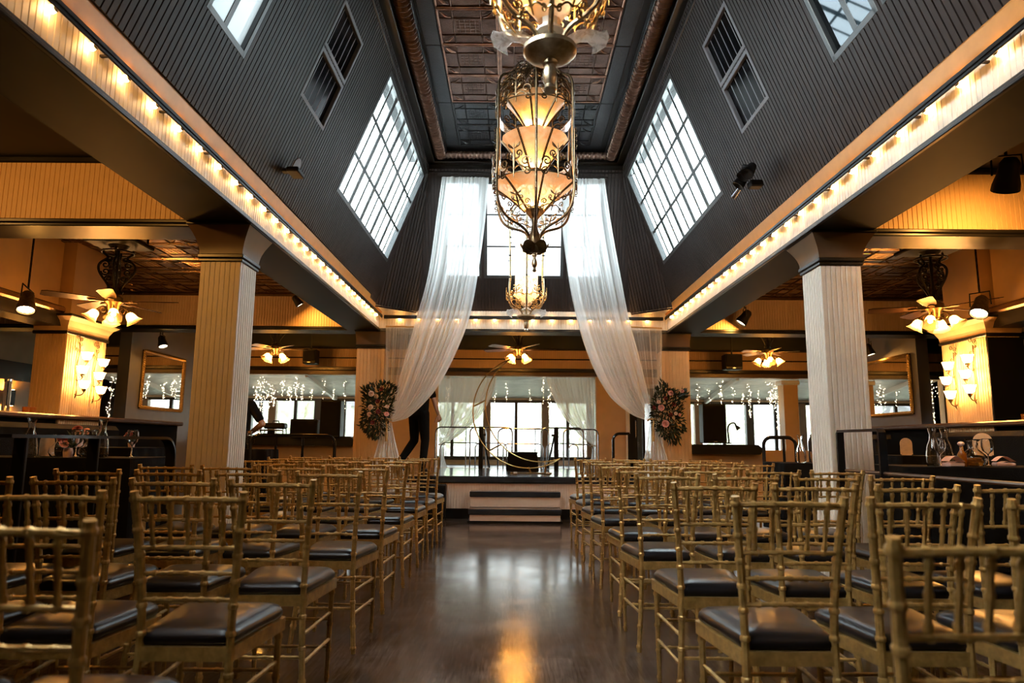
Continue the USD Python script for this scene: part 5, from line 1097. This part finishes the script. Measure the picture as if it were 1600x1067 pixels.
t = thing('bent_rail', 'single black bent rail in front of the orange wall right of the stage', 'railing', (1.95, 12.6, .6)); part(t, 'bar', tube_frame(MB(), -.14, .16, 0, .66, 0, .026, rad=.12, sides=(1, 0)), 'blackgloss'); part(t, 'post', MB().box(.13, .17, -.02, .02, 0, .66), 'black')
t = thing('serving_ledge', 'black serving ledge behind the right column', 'ledge', (4.35, 8.75, 1.12)); part(t, 'top', MB().box(-.55, .35, -.14, .14, .03, .1, .012), 'black'); part(t, 'bracket', MB().box(-.3, -.24, -.03, .03, -.95, .03), 'black'); part(t, 'bracket', MB().box(.2, .26, -.03, .03, -.95, .03), 'black')

# ---------------------------------------------------------------- things standing at the veranda openings
def boxspeaker(label, px0, px1, pt, pb, y, d=.3):
    a, b = pxY(px0, pb, y), pxY(px1, pt, y); w, h = b[0] - a[0], b[2] - a[2]; t = thing('loudspeaker', label, 'speaker', ((a[0] + b[0]) / 2, y + d / 2, a[2]))
    part(t, 'cabinet', MB().box(-w / 2, w / 2, -d / 2, d / 2, 0, h, .015), 'black'); part(t, 'grille', MB().box(-w / 2 + .02, w / 2 - .02, -d / 2 - .012, -d / 2, .05, h - .03, .005), 'blackcloth'); part(t, 'badge', MB().box(-.03, .03, -d / 2 - .016, -d / 2 - .012, .02, .035), 'chrome')
    if 'mounted' in label: part(t, 'hanging_bracket', MB().tube([(0, 0, h - .01), (0, 0, ZA - a[2])], .014, 6), 'iron')
boxspeaker('tall black loudspeaker in the left veranda opening', 498, 533, 625, 683.7, 12.97); boxspeaker('wide low black loudspeaker left of the tall one in the left veranda opening', 452, 496, 655, 683.7, 12.97); boxspeaker('tall black loudspeaker in the right veranda opening', 1100, 1134, 631, 692.3, 12.97)
boxspeaker('small black loudspeaker mounted under the ceiling at the back left, next to the pale fan', 472, 494, 545, 568, 12.6, .25); boxspeaker('small black loudspeaker mounted under the ceiling at the back right, next to the pale fan', 1134, 1160, 553, 577, 12.6, .25)
for q, (x, y, lab) in enumerate(((430, 12.95, 'left'),)):
    a = pxY(430, 679, 13.16); a[2] = 1.172; t = thing('chafing_dish', 'dark chafing dish on thin legs in the left veranda opening', 'dish', a)
    part(t, 'pan', MB().box(-.2, .2, -.12, .12, .13, .24, .03), 'iron'); part(t, 'lid_handle', MB().tube([(-.06, 0, .24), (-.05, 0, .28), (.05, 0, .28), (.06, 0, .24)], .01, 6), 'iron')
    for sx in (-1, 1):
        for sy in (-1, 1): part(t, 'leg', MB().tube([(sx * .17, sy * .09, .14), (sx * .18, sy * .1, 0)], .009, 6), 'iron')
a = pxY(1146, 693, 13.15); a[2] = 1.10; t = thing('gooseneck_lamp', 'black gooseneck lamp on the right veranda sill', 'lamp', a); part(t, 'neck', MB().tube(spline([(-.1, 0, 0), (-.1, 0, .25), (-.06, 0, .36), (.02, 0, .39), (.06, 0, .33)], 24), .014, 7), 'black'); part(t, 'head', MB().lathe([(0, 0), (.02, .01), (.045, .08), (.04, .08), (0, .03)], 14, T=aim((.06, 0, .34), (.6, 0, -.8))), 'black'); part(t, 'base', MB().lathe([(0, 0), (.07, 0), (.07, .015), (0, .02)], 16, (-.1, 0, 0)), 'black')
a = pxY(450, 683, 12.75); t = thing('sign_tray', 'small grey tray on the rail in the left veranda opening', 'tray', (-2.88, 8.2, 1.19)); part(t, 'tray', MB().box(-.12, .12, -.06, .06, 0, .015, .004), 'chrome'); part(t, 'clip', MB().box(-.03, .03, -.025, .025, -.03, 0), 'black')
# a dark glazed door right of the stage
D = setting('door_1'); x0, x1, y = 2.2, 2.78, YB - .02
part(D, 'door_frame', MB().box(x0 - .05, x0 + .02, y - .03, y + .1, .6, 2.2).box(x1 - .02, x1 + .05, y - .03, y + .1, .6, 2.2).box(x0, x1, y - .03, y + .1, 2.14, 2.22), 'white'); part(D, 'door_leaf', MB().box(x0 + .02, x0 + .17, y + .02, y + .06, .6, 2.14).box(x1 - .14, x1 - .02, y + .02, y + .06, .6, 2.14).box(x0 + .02, x1 - .02, y + .02, y + .06, .6, .72).box(x0 + .02, x1 - .02, y + .02, y + .06, 2.02, 2.14), 'black'); part(D, 'pane', MB().box(x0 + .16, x1 - .13, y + .035, y + .042, .7, 2.04), 'pane', False); part(D, 'mullion', MB().box(x0 + .27, x0 + .32, y + .02, y + .06, .7, 2.04), 'black'); part(D, 'handle', MB().tube([(x0 + .13, y - .02, 1.2), (x0 + .13, y - .05, 1.22), (x0 + .13, y - .05, 1.5), (x0 + .13, y - .02, 1.52)], .01, 6), 'chrome')
# veranda end walls
setting('wall_veranda_end', MB().box(-8.6, -8.5, YB, YV + .2, 0, 3.4).box(8.5, 8.6, YB, YV + .2, 0, 3.4), 'cream')

# ---------------------------------------------------------------- on the lantern walls
p = TLn[:3, 3] + TLn[:3, 1] * .27 + TLn[:3, 0] * 5.33; t = thing('wall_floodlight', 'small square floodlight on the left charcoal board wall', 'light', p)
part(t, 'bracket', MB().box(-.03, .1, -.03, .03, -.02, .01, .004), 'black'); part(t, 'housing', MB().box(.06, .16, -.09, .09, -.04, .0, .008), 'black'); part(t, 'plate', MB().poly(Polygon([(-.06, 0), (.06, 0), (.06, .07), (.03, .11), (-.03, .11), (-.06, .07)]), .012, frame((.09, 0, 0), (0, 1, 0), (.39, 0, .92))), 'grey')
p = TRn[:3, 3] + TRn[:3, 1] * .36 + TRn[:3, 0] * 5.6 + TRn[:3, 2] * .03; t = thing('stage_light_cluster', 'dark cluster of small stage lights on the right charcoal board wall', 'light', p)
part(t, 'bracket', MB().box(-.14, -.03, -.05, .05, -.09, -.03, .01), 'black'); rn = random.Random(4)
for i, (y, z) in enumerate(((-.13, .04), (-.03, .06), (.08, .03))): part(t, 'lamp_head', MB().lathe([(0, -.06), (.035, -.055), (.045, .0), (.055, .06), (.045, .06), (0, .03)], 14, T=aim((-.17, y, z - .02), (-.5, -.3 + i * .2, -.7))), 'black')
part(t, 'barrel', MB().lathe([(0, -.05), (.022, -.045), (.026, .05), (.02, .05), (0, .03)], 12, T=aim((-.18, .2, -.06), (-.3, .6, -.5))), 'chrome'); part(t, 'cable', MB().tube(spline([(-.16, -.1, .05), (-.19, 0, .1), (-.16, .1, .06), (-.18, .2, 0)], 24), .009, 6), 'black')

# ---------------------------------------------------------------- outside the veranda
orn = random.Random(9)
def tree(label, x, y, h, w, seed):
    rn = random.Random(seed); t = thing('outside_tree', label, 'tree', (x, y, -.3)); m = MB(); part(t, 'trunk', MB().tube([(0, 0, 0), (.1, 0, h * .4), (0, 0, h * .8)], [.16, .11, .04], 8), 'outbark')
    for i in range(800):
        a = rn.random() * 2 * PI; u = rn.uniform(-1, 1); r = rn.random() ** .4; k = math.sqrt(1 - u * u); c = np.array([w * r * k * math.cos(a), w * r * k * math.sin(a), h * .62 + h * .4 * r * u]); leaf(m, c, np.array([rn.gauss(0, 1), rn.gauss(0, 1), rn.gauss(0, 1)]), .38, .12, rn)
    part(t, 'crown', m, 'outtree', False, kind='stuff')
for i, (x, y, h, w) in enumerate(((-3.2, 33, 4.2, 2.4), (3.4, 36, 4.8, 2.8), (9.6, 33, 4.2, 2.4), (16.5, 37, 5, 2.6), (-8.2, 27, 3.6, 1.9))): tree('pale leafy tree outside beyond the veranda windows, %s from the left' % ORD[[1, 2, 3, 4, 0][i]], x, y, h, w, 40 + i)
t = thing('outside_house', 'pale house with horizontal siding outside, beyond the left veranda windows', 'house', (-13.5, 36, -.3)); part(t, 'wall', MB().box(-7, 5, 0, 6, 0, 3.2), 'outwall')
for k in range(12): part(t, 'siding', MB().box(-7, 5, -.03, 0, .1 + k * .26, .34 + k * .26, .01), 'outwall')
part(t, 'roof', MB().add([(-7.4, -.5, 3.2), (5.4, -.5, 3.2), (5.4, 6.5, 3.2), (-7.4, 6.5, 3.2), (-7.4, 3, 5), (5.4, 3, 5)], [(0, 1, 5, 4), (2, 3, 4, 5), (0, 3, 2, 1)]).add([(-7.4, -.5, 3.2), (-7.4, 6.5, 3.2), (-7.4, 3, 5), (5.4, -.5, 3.2), (5.4, 6.5, 3.2), (5.4, 3, 5)], [(0, 2, 1), (3, 4, 5)]), 'grey')
t = thing('outside_wall', 'low pale block garden wall outside, beyond the middle veranda windows', 'garden wall', (0, 20.5, -.3)); 
for k in range(3):
    for i in range(24): part(t, 'block', MB().box(-12 + i * 1. + (k % 2) * .5, -11.015 + i * 1. + (k % 2) * .5, 0, .3, k * .4, k * .4 + .388, .012), 'outwall', False)
